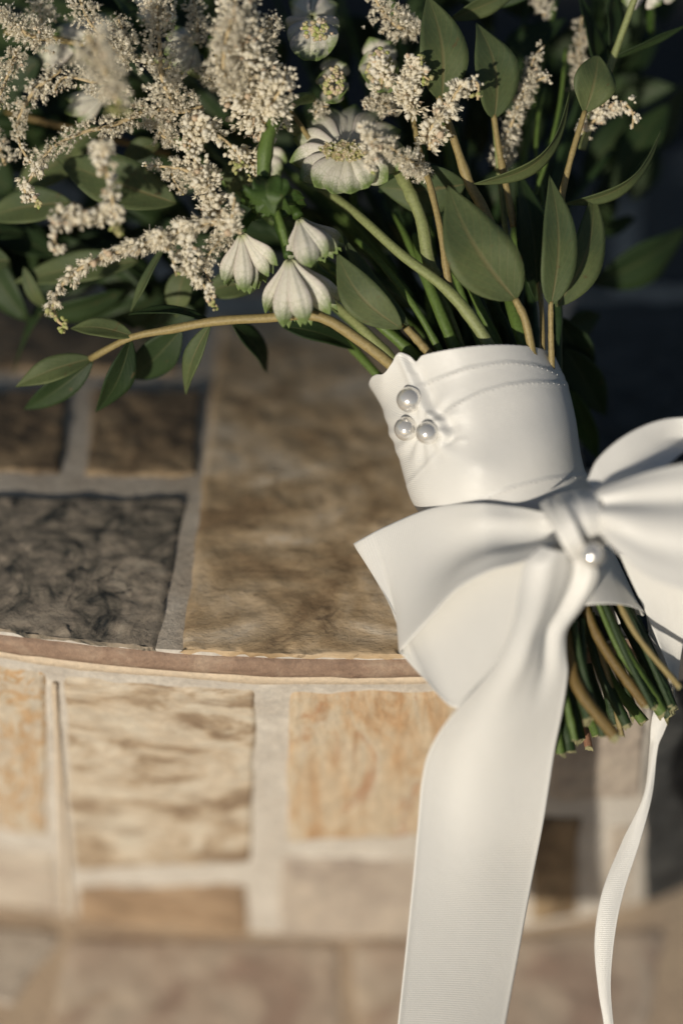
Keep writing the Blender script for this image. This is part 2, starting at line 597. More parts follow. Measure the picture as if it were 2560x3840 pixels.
step = thing('stone_step', (0.0, 0.02, 0.0), 'curved step faced with mixed stones and brown edge grout, the bouquet lying on it', 'step')
# body of the step: mortar bed that turns over the edge
xs = np.linspace(-0.55, 0.55, 150)
prof = [(0.85, None)] + [(t, None) for t in np.linspace(0.6, 0.02, 46)] + [(0.006, None), (0.0015, None)]
V = []
rows = 0
for (d, _) in prof:
    for x in xs:
        z = top_z(x, edge_y(x) + d) - 0.0004 + 0.0006 * fbm((x, d, 0.3), 90, 3)
        V.append((x, edge_y(x) + d, z))
    rows += 1
mesh_obj('mortar_bed', V, grid_faces(len(xs), rows), M['shaded_mortar'], step)
V = V[-len(xs):]
rows = 1
for z in np.concatenate([[-0.0025, -0.006], np.linspace(-0.012, -0.2, 62), [-0.37]]):
    for x in xs:
        V.append((x, edge_y(x) + 0.0007 + 0.0006 * fbm((x, z, 5.3), 90, 3), z))
    rows += 1
mesh_obj('mortar_bed', V, grid_faces(len(xs), rows), M['mortar'], step)
# brown grout bead along the edge
V = []
pr = [(0.002, -0.0008), (-0.0002, -0.0012), (-0.0010, -0.003), (-0.0012, -0.0066), (-0.0008, -0.0102), (0.002, -0.0112)]
for (o, z) in pr:
    for x in xs:
        w = 0.0005 * fbm((x, z * 3, 2.2), 60, 4)
        V.append((x, edge_y(x) + o + w, z - 0.0006 + w * 0.8))
mesh_obj('grout_strip', V, grid_faces(len(xs), len(pr)), M['brown_grout'], step)
# a bed edge of sandy grout under it
V = []
pr = [(0.002, -0.0112), (-0.0002, -0.0114), (-0.0003, -0.0135), (-0.0001, -0.0160), (0.002, -0.0168)]
for (o, z) in pr:
    for x in xs:
        w = 0.0006 * fbm((x, z * 3, 9.2), 50, 4)
        V.append((x, edge_y(x) + o + w, z + w))
mesh_obj('sand_strip', V, grid_faces(len(xs), len(pr)), M['sand_grout'], step)

TOPS = [
    ([(-420, 1850), (708, 1868), (585, 2500), (-480, 2420)], 'dark_stone', 'dark mottled stone'),
    ([(820, 1180), (2060, 1180), (2120, 2520), (664, 2520)], 'brown_stone', 'large brown stone with its ragged front edge'),
    ([(350, 1455), (762, 1462), (735, 1790), (316, 1784)], 'umber_stone', None),
    ([(-500, 1470), (270, 1466), (240, 1782), (-520, 1770)], 'umber_stone', None),
    ([(-450, 1060), (690, 1090), (690, 1400), (-480, 1400)], 'umber_stone', None),
    ([(-300, 640), (700, 640), (700, 1010), (-360, 1010)], 'dark_stone', None),
    ([(860, 640), (1500, 640), (1480, 1100), (830, 1100)], 'umber_stone', None),
    ([(1600, 640), (2300, 640), (2300, 1100), (1600, 1100)], 'blue_stone', None),
    ([(2120, 1115), (2900, 1100), (3000, 1760), (2170, 1760)], 'blue_stone', 'dark slate blue stone'),
    ([(2180, 1840), (3050, 1840), (3100, 2420), (2200, 2470)], 'blue_stone', 'dark slate blue stone'),
    ([(2380, 640), (3000, 640), (3000, 1080), (2380, 1080)], 'blue_stone', None),
]
for i, (q, m, lb) in enumerate(TOPS):
    stone('stone', q, 'top', M[m], step, seed=i * 3.1 + 0.7, n=64 if i < 2 else 34, rough=0.0014, label=lb)
FRONTS = [
    ([(-520, 2430), (172, 2525), (188, 3140), (-470, 3060)], 'swirl_stone', 'cream stone with orange swirls'),
    ([(236, 2540), (962, 2588), (950, 3240), (268, 3270)], 'cream_stone', 'cream stone crossed by a brown streak'),
    ([(1082, 2602), (2010, 2590), (1990, 3130), (1070, 3158)], 'peach_stone', 'peach stone with upright orange marks'),
    ([(276, 3330), (930, 3318), (935, 3520), (285, 3530)], 'ochre_stone', None),
    ([(1042, 3222), (1940, 3212), (1930, 3525), (1040, 3525)], 'taupe_stone', None),
    ([(-460, 3130), (222, 3195), (232, 3420), (-430, 3350)], 'grey_stone', None),
    ([(2080, 2640), (2420, 2620), (2400, 2990), (2065, 3005)], 'taupe_stone', None),
    ([(2000, 3065), (2170, 3060), (2160, 3440), (1985, 3460)], 'umber_stone', None),  # darker stone standing in for shade on this part of the face
    ([(2440, 2560), (3050, 2500), (3000, 3400), (2400, 3470)], 'blue_stone', 'dark slate blue stone'),
    ([(2290, 3100), (2370, 3090), (2350, 3440), (2280, 3450)], 'grey_stone', None),
]
for i, (q, m, lb) in enumerate(FRONTS):
    stone('stone', q, 'front', M[m], step, seed=i * 2.3 + 40.2, n=52 if i < 3 else 34, label=lb, proud=0.0009, rough=0.001)
# upright ridge of sandy grout left of the cream stone
V, F, uv = tube([on_front(205, 2560) + np.array([0, -.0005, 0]), on_front(228, 2950) + np.array([0, -.0005, 0]), on_front(262, 3520) + np.array([0, -.0005, 0])], 0.0011, 0.0013, 6, 30, 0.25, seed=4)
mesh_obj('grout_ridge', V, F, M['sand_grout'], step)

low = thing('lower_step', (0.0, -0.08, LOW_Z), 'pale lower step at the foot of the stone face, out of focus', 'step')
V = []
ys = np.linspace(0.12, -0.34, 24)
xl = np.linspace(-0.55, 0.20, 40)
rows = 0
for y in ys:
    for x in xl:
        V.append((x + (0.02 * (0.12 - y)) * 0, y, LOW_Z - 0.001 + 0.0006 * fbm((x, y, 3.3), 70, 3)))
    rows += 1
for z in (LOW_Z - 0.004, LOW_Z - 0.05, -0.37):
    for x in xl:
        V.append((x, -0.342, z))
    rows += 1
mesh_obj('mortar_bed', V, grid_faces(len(xl), rows), M['warm_mortar'], low)
LOWS = [
    ([(-500, 3420), (240, 3505), (60, 3760), (-500, 3700)], 'grey_stone'),
    ([(265, 3515), (1275, 3528), (1290, 4300), (40, 4300)], 'rose_stone'),
    ([(1325, 3528), (2500, 3480), (2330, 4300), (1345, 4300)], 'rose_stone'),
]
for i, (q, m) in enumerate(LOWS):
    stone('stone', q, 'low', M[m], low, seed=i * 2.9 + 90, n=34, proud=0.0006, rough=0.0008)

# ------------------------------------------------------------------ the bouquet
B0 = P(2240, 2560, 0)
bq = thing('bridal_bouquet', B0, 'white and green bridal bouquet bound in ivory satin ribbon with pearl pins and a bow', 'bouquet')


def PP(pts):
    return np.array([P(*p) for p in pts])


def stem_part(name, pts, w0, w1, mat, parent, sides=9, n=28, lump=0.06, ribs=0.0, label=None, seed=0):
    V, F, uv = tube(PP(pts), w0 * 5e-5, w1 * 5e-5, sides, n, lump, ribs, True, seed)
    return mesh_obj(name, V, F, mat, parent, uv=uv, label=label)


def blade(base, tip, width, roll=0.0, bend=0.0, bow=0.0, fold=0.25, shape=0.85, nu=9, nv=22, wave=0.09, seed=0, sharp=1.0, ribs=0.0, flick=0.0):
    """leaf or petal sheet. base/tip = (x, y, d); width in the units of P; roll turns the face about its length, bend bows it towards the camera (mm),
    bow bends it sideways in the plane (units), fold = V-fold along the midrib"""
    b, t = P(*base), P(*tip)
    ax = t - b
    L = np.linalg.norm(ax)
    ax = ax / L
    nrm = unit(TOW - ax * (TOW @ ax))
    sd = np.cross(ax, nrm)
    n2 = nrm * math.cos(roll) + sd * math.sin(roll)
    s2 = np.cross(ax, n2)
    g = np.random.default_rng(seed + 11)
    ph = g.uniform(0, 6.28, 4)
    V, uv = [], []
    for j in range(nv):
        v = j / (nv - 1)
        if shape == 0:      # bract: broad above the middle, then suddenly pointed
            w = width * 5e-5 * ((0.22 + 0.78 * smooth(0, 0.62, v)) if v < 0.62 else 1 - ((v - 0.62) / 0.38) ** 2.1)
        else:
            w = width * 5e-5 * max(0.0, math.sin(math.pi * v ** shape)) ** 0.85 * (1 - v ** 6 * 0.3 * sharp)
        if j == 0:
            w = width * 5e-5 * 0.06
        if j == nv - 1:
            w = width * 5e-5 * 0.015
        c = b + ax * (L * v) + n2 * (bend * 1e-3 * math.sin(math.pi * v)) + sd * (bow * 1e-4 * math.sin(math.pi * v))
        c = c + n2 * (flick * 1e-3 * v ** 5)
        for i in range(nu):
            u = i / (nu - 1) * 2 - 1
            z = fold * w * abs(u) ** 1.4 + wave * w * math.sin(v * 9 + ph[0] + u * 1.5) * abs(u)
            z += ribs * w * math.cos(u * 9.42)
            V.append(c + s2 * (u * w * math.cos(fold * 0.5)) + n2 * z)
            uv.append((i / (nu - 1), v))
    return np.array(V), grid_faces(nu, nv), np.array(uv)


def leaf(name, parent, base, tip, width, mat='leaf', label=None, solid=0.00035, **kw):
    V, F, uv = blade(base, tip, width, **kw)
    return mesh_obj(name, V, F, M[mat], parent, uv=uv, solid=solid, label=label)


# ---- satin wrap round the handle
def polyf(pts):
    pts = np.array(pts, float)
    return lambda q: np.interp(q, pts[:, 0], pts[:, 1])


def smooth(a, b, x):
    t = np.clip((x - a) / (b - a), 0, 1)
    return t * t * (3 - 2 * t)


ST = np.array([   # v, Lx, Ly, Rx, Ry, rise of the near side, depth radius mm, axis d
    (0.00, 1398, 1436, 2084, 1350, 92, 30, -14),
    (0.08, 1444, 1505, 2116, 1420, 84, 30, -13),
    (0.20, 1468, 1590, 2138, 1500, 70, 30, -11),
    (0.35, 1492, 1715, 2164, 1625, 60, 30, -9),
    (0.50, 1532, 1862, 2196, 1780, 52, 29, -6),
    (0.65, 1632, 1985, 2246, 1925, 44, 25, -2),
    (0.80, 1800, 2150, 2312, 2085, 38, 21, 3),
    (1.00, 2050, 2330, 2392, 2296, 46, 22, 10)])
NU, NV = 300, 220
vv = np.linspace(0, 1, NV)
st = np.stack([np.interp(vv, ST[:, 0], ST[:, c]) for c in range(8)], 1)
for c in range(1, 8):   # soften the joints between stations
    kx = np.ones(21) / 21
    pad = np.concatenate([2 * st[0, c] - st[10:0:-1, c], st[:, c], 2 * st[-1, c] - st[-2:-12:-1, c]])
    st[:, c] = np.convolve(pad, kx, 'valid')
phi = np.linspace(0, 2 * math.pi, NU, endpoint=False)
V = np.zeros((NV, NU, 3))
NRM = np.zeros((NV, NU, 3))
PX = np.zeros((NV, NU, 2))
for j in range(NV):
    _, lx, ly, rx, ry, rise, dr, dax = st[j]
    cx, cy = (lx + rx) / 2, (ly + ry) / 2
    hx, hy = (rx - lx) / 2, (ry - ly) / 2
    for i in range(NU):
        c, s = math.cos(phi[i]), math.sin(phi[i])
        x, y = cx + hx * c, cy + hy * c - rise * s
        PX[j, i] = (x, y)
        V[j, i] = P(x, y, dax + dr * s)
    # outward direction of the ring
    mid = V[j].mean(axis=0)
    NRM[j] = unit(V[j] - mid)
X, Y = PX[..., 0], PX[..., 1]
front = np.sin(phi)[None, :] > -0.15
disp = np.zeros((NV, NU))


def seam(pts, h, soft=7):
    """the lower layer ends at a line; everything below it lies one thickness higher, with a small rolled selvage"""
    f = polyf(pts)
    dy = Y - f(X)
    s = smooth(-soft, soft, dy) * h
    s += 0.35 * h * np.exp(-((dy - 14) / 10.0) ** 2)
    x0, x1 = pts[0][0], pts[-1][0]
    fade = smooth(x0 - 30, x0 + 40, X) * (1 - smooth(x1 - 10, x1 + 60, X))
    return s * np.where(front, fade, 0)


disp += seam([(1560, 1445), (1640, 1415), (1760, 1372), (1900, 1352), (2000, 1362), (2110, 1400)], 0.00026)
disp += seam([(1640, 1560), (1700, 1518), (1800, 1465), (1900, 1437), (2000, 1425), (2130, 1432)], 0.0003)
disp += seam([(1750, 1900), (1900, 1828), (2050, 1790), (2200, 1772)], 0.0003)
disp += seam([(1500, 1830), (1560, 1770), (1640, 1690), (1720, 1640)], 0.0003, 16)
# flap at the side that the pins hold down
fx = polyf([(1360, 1530), (1400, 1560), (1470, 1592), (1540, 1622), (1580, 1668), (1640, 1690), (1720, 1640), (1800, 1560)])
dxf = fx(Y) - X
flap = smooth(-6, 20, dxf) * 0.0016 + 0.0008 * np.exp(-((dxf - 24) / 16.0) ** 2) - 0.0008 * np.exp(-((dxf + 18) / 16.0) ** 2)
disp += np.where(front, flap * (1 - smooth(1600, 1720, Y)), 0)
# puckers round the pins, soft hollows elsewhere
for (qx, qy, r, a) in [(1533, 1500, 62, -0.0008), (1522, 1610, 58, -0.0008), (1602, 1622, 60, -0.0013), (1700, 1720, 120, 0.0012), (1900, 1600, 150, -0.0010), (1660, 1800, 90, -0.0009), (1800, 1780, 80, 0.0010), (1760, 1560, 90, 0.0006), (2050, 1700, 110, 0.0008)]:
    disp += np.where(front, a * np.exp(-(((X - qx) ** 2 + (Y - qy) ** 2) / (r * r))), 0)
ang = np.arctan2(Y - 1612, X - 1585)
rad = np.hypot(Y - 1612, X - 1585)
disp += np.where(front, 0.00035 * np.sin(ang * 11) * np.exp(-((rad - 95) / 55.0) ** 2), 0)
# long diagonal drag folds
disp += np.where(front, 0.0005 * np.sin((X * 0.5 + Y) / 70.0 + 0.004 * X) * smooth(1450, 1650, Y), 0)
V += NRM * disp[..., None]
# rim: small lift at the flap corner and a notch beside it
notch = -28 * np.exp(-((X - 1512) / 26.0) ** 2) + 22 * np.exp(-((X - 1450) / 24.0) ** 2) + 18 * np.exp(-((X - 1556) / 16.0) ** 2)
V += UP * (-notch * 1e-4 * np.where(front, 1, 0) * np.exp(-(vv / 0.06))[:, None])[..., None]
# bottom hem flicks out at its free corner
V += (RIGHT * 0.0022 - UP * 0.0006) * (np.where(front, np.exp(-((X - 2392) / 30.0) ** 2), 0) * np.exp(-((1 - vv) / 0.04))[:, None])[..., None]
uvw = np.stack([np.tile(phi * 0.03, (NV, 1)), np.tile((vv * 0.1)[:, None], (1, NU)) - 0.012 * np.cos(phi)[None, :]], -1).reshape(-1, 2)
wrap = mesh_obj('satin_wrap', V.reshape(-1, 3), grid_faces(NU, NV, True), M['satin'], bq, uv=uvw, solid=0.0005, offset=-1)


def stitches(lines):
    V, F = [], []
    t = (1 + 5 ** 0.5) / 2
    b = np.array([(-1, t, 0), (1, t, 0), (-1, -t, 0), (1, -t, 0), (0, -1, t), (0, 1, t), (0, -1, -t), (0, 1, -t), (t, 0, -1), (t, 0, 1), (-t, 0, -1), (-t, 0, 1)]) / 1.9
    f = [(0, 11, 5), (0, 5, 1), (0, 1, 7), (0, 7, 10), (0, 10, 11), (1, 5, 9), (5, 11, 4), (11, 10, 2), (10, 7, 6), (7, 1, 8), (3, 9, 4), (3, 4, 2), (3, 2, 6), (3, 6, 8), (3, 8, 9), (4, 9, 5), (2, 4, 11), (6, 2, 10), (8, 6, 7), (9, 8, 1)]
    for ln in lines:
        c = spline(np.array(ln, float), 400)
        L = np.concatenate([[0], np.cumsum(np.linalg.norm(np.diff(c, axis=0), axis=1))])
        for q in np.arange(0, L[-1], 19):
            x, y = np.interp(q, L, c[:, 0]), np.interp(q, L, c[:, 1]) + 13
            m = np.where(front, (X - x) ** 2 + (Y - y) ** 2, 1e9)
            j, i = np.unravel_index(np.argmin(m), m.shape)
            n = NRM[j, i]
            a = unit(np.cross(n, [0.2, 0.3, 0.93]))
            d = np.cross(n, a)
            n0 = len(V)
            V.extend(V_wrap[j, i] + n * 0.00008 + (b @ np.array([a * 0.00052, d * 0.00026, n * 0.00014])))
            F.extend([(p + n0, r + n0, w + n0) for p, r, w in f])
    mesh_obj('stitching', np.array(V), np.array(F, dtype=np.int32), M['satin'], wrap, kind='stuff')


V_wrap = V.copy()
stitches([[(1590, 1435), (1640, 1415), (1760, 1372), (1900, 1352), (2000, 1362), (2090, 1392)],
          [(1660, 1546), (1700, 1518), (1800, 1465), (1900, 1437), (2000, 1425), (2110, 1430)],
          [(1790, 1880), (1900, 1828), (2050, 1790), (2180, 1774)]])

# ---- pearl pins
def pearl(x, y, r, d, label):
    n, m = 28, 18
    V, F = [], []
    c = P(x, y, d)
    R = r * 1e-4
    for j in range(m + 1):
        th = math.pi * j / m
        for i in range(n):
            a = 2 * math.pi * i / n
            V.append(c + R * (TOW * math.cos(th) + RIGHT * math.sin(th) * math.cos(a) + UP * math.sin(th) * math.sin(a)))
    o = mesh_obj('pearl_pin', V, grid_faces(n, m + 1, True), M['pearl'], bq, label=label)
    V, F, uv = tube([c - TOW * R * 0.6, c - TOW * R * 3.0], 0.0004, 0.0003, 6, 4)
    mesh_obj('pin_shaft', V, F, M['pearl'], o)


def wrap_d(x, y):
    m = np.where(front, (X - x) ** 2 + (Y - y) ** 2, 1e9)
    j, i = np.unravel_index(np.argmin(m), m.shape)
    return float((V_wrap[j, i] - C0) @ TOW * 1000)


V_wrap = V.copy()
for (x, y, r, lb) in [(1535, 1498, 49, 'topmost pearl of the three on the wrap'), (1523, 1608, 46, 'pearl nearest the edge of the wrap'), (1601, 1623, 43, 'pearl in the pucker of the wrap')]:
    pearl(x, y, r, wrap_d(x, y) + 3.2, lb)
pearl(2219, 2082, 44, 56.5, 'pearl under the knot of the bow')

# ---- bow
def ribbon(name, secs, parent, nu=40, nv=160, folds=(), belly=0.0, thick=0.00032, label=None):
    """secs: (ax, ay, ad, bx, by, bd) edges a and b of the ribbon; folds: (u0, width, height mm, v from, v to) ridges along the ribbon"""
    A = spline(PP([s[:3] for s in secs]), nv)
    Bb = spline(PP([s[3:6] for s in secs]), nv)
    mid = (A + Bb) / 2
    tan = unit(np.gradient(mid, axis=0))
    wdt = Bb - A
    nr = unit(np.cross(tan, wdt))
    nr *= np.sign((nr @ TOW).mean())
    for j in range(1, nv):           # keep the face direction continuous round the turn
        if nr[j] @ nr[j - 1] < 0:
            nr[j] *= -1
    u = np.linspace(0, 1, nu)
    V = A[:, None] * (1 - u)[None, :, None] + Bb[:, None] * u[None, :, None]
    h = np.zeros((nv, nu))
    v = np.linspace(0, 1, nv)
    for (u0, wd, hh, v0, v1) in folds:
        env = smooth(v0 - 0.08, v0 + 0.04, v) * (1 - smooth(v1 - 0.06, v1 + 0.1, v))
        h += hh * 1e-3 * env[:, None] * np.exp(-((u[None, :] - u0) / wd) ** 2)
    h += belly * 1e-3 * np.sin(np.pi * u)[None, :]
    V = V + nr[:, None] * h[..., None]
    # selvage: a slightly thicker rolled edge
    V = V + nr[:, None] * (0.00022 * (np.exp(-(u / 0.025) ** 2) + np.exp(-((1 - u) / 0.025) ** 2)))[None, :, None]
    along = np.concatenate([[0], np.cumsum(np.linalg.norm(np.diff(mid, axis=0), axis=1))])
    uv = np.stack([np.tile(u * 0.042, (nv, 1)), np.tile(along[:, None], (1, nu))], -1).reshape(-1, 2)
    return mesh_obj(name, V.reshape(-1, 3), grid_faces(nu, nv), M['satin'], parent, uv=uv, solid=thick, label=label)


# knot: the band drawn over the middle of the bow
ksec = [(2075, 1860, 28, 2238, 1832, 26), (2092, 1866, 42, 2238, 1838, 40), (2118, 1900, 52, 2245, 1872, 50), (2140, 1950, 55, 2256, 1925, 53), (2166, 2005, 52, 2272, 1985, 50), (2190, 2045, 44, 2286, 2025, 42), (2200, 2056, 32, 2290, 2034, 30)]
bow = ribbon('ribbon_bow', ksec, bq, 48, 90, folds=[(0.34, 0.07, -0.35, 0, 1)], belly=0.9, label='gathered knot of the ivory bow')
# a second turn beside it
ribbon('knot_fold', [(2020, 1890, 32, 2110, 1860, 36), (2040, 1930, 46, 2120, 1890, 52), (2075, 1985, 54, 2150, 1950, 58), (2110, 2050, 55, 2185, 2030, 56), (2150, 2110, 46, 2220, 2085, 44), (2170, 2150, 34, 2230, 2110, 34)], bow, 30, 60, folds=[(0.55, 0.1, -0.4, 0, 1)], belly=0.9)
# loop on the near side, pointing to the pearls' side of the handle
lsec = [
    (2080, 1930, 40, 2090, 2040, 46), (2020, 1915, 38, 2030, 2075, 48), (1930, 1896, 32, 1950, 2110, 48), (1800, 1884, 30, 1840, 2140, 43), (1620, 1902, 17, 1705, 2215, 37),
    (1440, 1975, 4, 1590, 2340, 31), (1352, 2022, 0, 1512, 2428, 25), (1324, 2040, -4, 1496, 2446, 21), (1345, 2042, -8, 1514, 2464, 20),
    (1440, 2020, -4, 1590, 2548, 27), (1600, 1985, 4, 1716, 2655, 34), (1800, 1985, 20, 1860, 2500, 41), (1960, 2000, 30, 1990, 2230, 42), (2070, 2010, 34, 2080, 2080, 42)]
lsec = [(a, b, (wrap_d(a, b) + 3.6 if 1590 < a < 1990 and i < 6 else c), d_, e, f) for i, (a, b, c, d_, e, f) in enumerate(lsec)]
ribbon('bow_loop', lsec, bow, 60, 240, folds=[(0.45, 0.28, 3.4, 0.0, 0.30), (0.2, 0.10, -0.8, 0.0, 0.2), (0.72, 0.12, -0.9, 0.0, 0.2)], belly=2.0, label='loop of the bow lying over the wrap')
# far loop, running out of the picture
rsec = [
    (2200, 1800, 34, 2205, 1850, 40), (2238, 1722, 34, 2290, 1832, 44), (2330, 1640, 34, 2400, 1798, 44), (2440, 1585, 32, 2500, 1745, 40), (2545, 1565, 30, 2580, 1690, 34),
    (2650, 1580, 32, 2680, 1720, 34), (2740, 1650, 38, 2760, 1800, 40), (2770, 1730, 48, 2800, 1980, 52), (2730, 1740, 56, 2760, 2150, 60),
    (2640, 1732, 58, 2660, 2215, 66), (2540, 1742, 56, 2555, 2212, 68), (2420, 1772, 52, 2430, 2165, 66), (2320, 1808, 50, 2330, 2085, 60), (2250, 1836, 48, 2262, 2020, 52), (2205, 1870, 40, 2215, 1985, 44)]
ribbon('bow_loop', rsec, bow, 60, 240, folds=[(0.30, 0.09, -1.5, 0.66, 1.0), (0.14, 0.10, 0.8, 0.7, 1.0), (0.52, 0.14, 1.2, 0.62, 1.0), (0.72, 0.10, -0.9, 0.74, 1.0), (0.5, 0.2, 1.2, 0.05, 0.3)], belly=2.0, label='far loop of the bow above the stem ends')
# near tail
tsec = [
    (2030, 2045, 50, 2190, 2080, 50), (1968, 2110, 52, 2240, 2140, 45), (1945, 2200, 52, 2226, 2205, 41), (1925, 2320, 52, 2178, 2282, 38), (1880, 2450, 50, 2122, 2362, 38),
    (1805, 2555, 47, 2118, 2440, 37), (1722, 2648, 43, 2126, 2520, 34), (1650, 2740, 38, 2108, 2660, 28), (1603, 2830, 32, 2080, 2800, 22), (1582, 2920, 27, 2060, 2930, 16), (1568, 3060, 22, 2036, 3080, 9),
    (1548, 3280, 18, 1995, 3290, -4), (1520, 3560, 13, 1945, 3560, -13), (1490, 3840, 8, 1893, 3840, -22), (1455, 4160, -4, 1840, 4160, -26)]
ribbon('bow_tail', tsec, bow, 60, 260, folds=[(0.30, 0.16, 2.2, 0.0, 0.24), (0.70, 0.10, -2.6, 0.0, 0.2), (0.9, 0.08, 1.2, 0.02, 0.16), (0.5, 0.3, 1.6, 0.3, 0.6), (0.2, 0.16, -1.0, 0.22, 0.5)], belly=1.0, label='broad tail of the bow hanging down the stone face')
# far tail: turns edge-on behind the stems and hangs as a narrow strip
t2 = [
    (2320, 2080, 26, 2560, 2140, 30), (2360, 2170, 20, 2570, 2200, 22), (2412, 2280, 14, 2572, 2300, 14), (2462, 2400, 8, 2562, 2400, 6), (2505, 2510, 2, 2548, 2490, -4), (2528, 2590, -6, 2532, 2580, -12),
    (2512, 2680, -10, 2455, 2660, -12), (2490, 2740, -12, 2440, 2720, -12), (2466, 2800, -12, 2436, 2800, -14), (2443, 2980, -12, 2413, 2980, -12), (2400, 3150, -10, 2330, 3160, -12), (2340, 3335, -8, 2255, 3350, -8), (2307, 3485, -6, 2228, 3530, -6), (2288, 3685, -6, 2243, 3720, -6), (2299, 3850, -8, 2264, 3850, -8), (2330, 4100, -12, 2280, 4100, -12)]
ribbon('bow_tail', t2, bow, 30, 220, belly=0.6, label='narrow twisted tail of the bow')
t3 = [(2400, 2230, 2, 2470, 2240, 2), (2425, 2330, -2, 2480, 2340, -2), (2432, 2450, -6, 2492, 2450, -6), (2450, 2600, -12, 2510, 2600, -12), (2448, 2690, -14, 2508, 2690, -14)]
ribbon('bow_tail', t3, bow, 20, 80, belly=0.5)

# ---- cut stems under the wrap
def cut_stem(pts, w, mat, seed, ragged=0.3):
    gj = np.random.default_rng(seed + 5)
    q = np.array(pts, float)
    q[-1] += (q[-1] - q[-2]) / np.linalg.norm((q[-1] - q[-2])[:2]) * gj.uniform(-45, 30)
    q[1, 0] += gj.uniform(-14, 14)
    pts = [tuple(v) for v in q]
    V, F, uv = tube(PP(pts), w * 3.9e-5, w * 4.1e-5, 12, 26, 0.08, 0.06, False, seed)
    o = mesh_obj('cut_stem', V, F, mat, bq, uv=uv)
    # cut face: torn rim and pithy end
    g = np.random.default_rng(seed)
    ring = V[-12:]
    c = ring.mean(axis=0)
    ax = unit(V[-12:].mean(axis=0) - V[-24:-12].mean(axis=0))
    slope = unit(g.normal(size=3))
    R = np.linalg.norm(ring - c, axis=1)[:, None]
    rim = ring + ax * ((ring - c) @ slope * 0.9 + g.uniform(-0.5, 0.9, 12) * R[:, 0] * ragged * 1.7)[:, None]
    inner = c + (rim - c) * 0.72 - ax * (R * 0.1)
    cen = c + ax * g.uniform(-0.2, 0.25) * R[0, 0]
    EV = np.vstack([ring * 1.0, rim, inner, cen[None]])
    EV[:12] = c + (ring - c) * 1.01
    EF = [(i, (i + 1) % 12, 12 + (i + 1) % 12, 12 + i) for i in range(12)]
    EF += [(12 + i, 12 + (i + 1) % 12, 24 + (i + 1) % 12, 24 + i) for i in range(12)]
    EF += [(24 + i, 24 + (i + 1) % 12, 36) for i in range(12)]
    mesh_obj('cut_face', EV, EF, M['cut_end'], o, smooth=False)


CUTS = [
    ([(2140, 2250, 22), (2185, 2480, 26), (2255, 2740, 28)], 30, 'dark_stem'), ([(2250, 2230, 16), (2345, 2450, 20), (2440, 2640, 22)], 28, 'dark_stem'),
    ([(2090, 2300, 22), (2110, 2560, 24), (2160, 2800, 24)], 32, 'green_stem'), ([(2310, 2220, 12), (2410, 2430, 14), (2500, 2620, 16)], 26, 'dark_stem'),
    ([(2170, 2280, -2), (2260, 2540, 0), (2310, 2740, 2)], 46, 'dark_stem'), ([(2350, 2260, -2), (2440, 2460, -4), (2520, 2650, -4)], 44, 'dark_stem'),
    ([(2160, 2180, 14), (2250, 2400, 16), (2425, 2655, 18)], 44, 'rusty_stem'), ([(2290, 2200, 20), (2390, 2380, 24), (2548, 2578, 28)], 26, 'tan_stem'),
    ([(2230, 2200, 8), (2320, 2420, 12), (2480, 2670, 10)], 58, 'green_stem'), ([(2120, 2200, 12), (2150, 2450, 18), (2215, 2735, 24)], 62, 'dark_stem'),
    ([(2110, 2300, 20), (2170, 2560, 28), (2290, 2740, 32)], 56, 'rusty_stem'), ([(2300, 2230, 0), (2390, 2440, 2), (2500, 2665, 2)], 52, 'dark_stem'),
    ([(2190, 2250, 6), (2240, 2500, 8), (2340, 2700, 12)], 50, 'dark_stem'), ([(2060, 2300, 10), (2090, 2560, 12), (2130, 2790, 16)], 56, 'dark_stem'),
    ([(2040, 2350, 14), (2070, 2600, 16), (2100, 2820, 18)], 44, 'green_stem'), ([(2210, 2300, -4), (2280, 2520, -2), (2400, 2690, 4)], 48, 'green_stem'),
    ([(2130, 2300, 0), (2170, 2560, 0), (2240, 2770, 6)], 48, 'green_stem'), ([(2080, 2300, 0), (2120, 2560, 2), (2180, 2790, 6)], 50, 'dark_stem'),
    ([(2330, 2250, -8), (2400, 2450, -8), (2470, 2650, -8)], 44, 'green_stem'), ([(2260, 2250, -12), (2320, 2480, -12), (2380, 2690, -8)], 46, 'dark_stem'),
    ([(2160, 2300, -14), (2210, 2520, -12), (2290, 2740, -6)], 46, 'dark_stem'), ([(2100, 2300, -12), (2150, 2560, -10), (2205, 2800, -2)], 40, 'red_stem'),
    ([(2000, 2350, 6), (2040, 2600, 8), (2080, 2800, 10)], 50, 'dark_stem'), ([(2180, 2320, 18), (2200, 2560, 20), (2250, 2720, 22)], 30, 'dark_stem'),
    ([(2340, 2260, 6), (2420, 2440, 8), (2515, 2640, 8)], 40, 'dark_stem'), ([(2060, 2320, -10), (2110, 2600, -8), (2150, 2825, -4)], 40, 'green_stem'),
    ([(2240, 2260, 14), (2310, 2440, 16), (2455, 2650, 14)], 26, 'green_stem'), ([(2200, 2280, 10), (2280, 2560, 10), (2330, 2760, 10)], 26, 'tan_stem'),
]
for i, (p, w, m) in enumerate(CUTS):
    cut_stem(p, w, M[m], 200 + i)

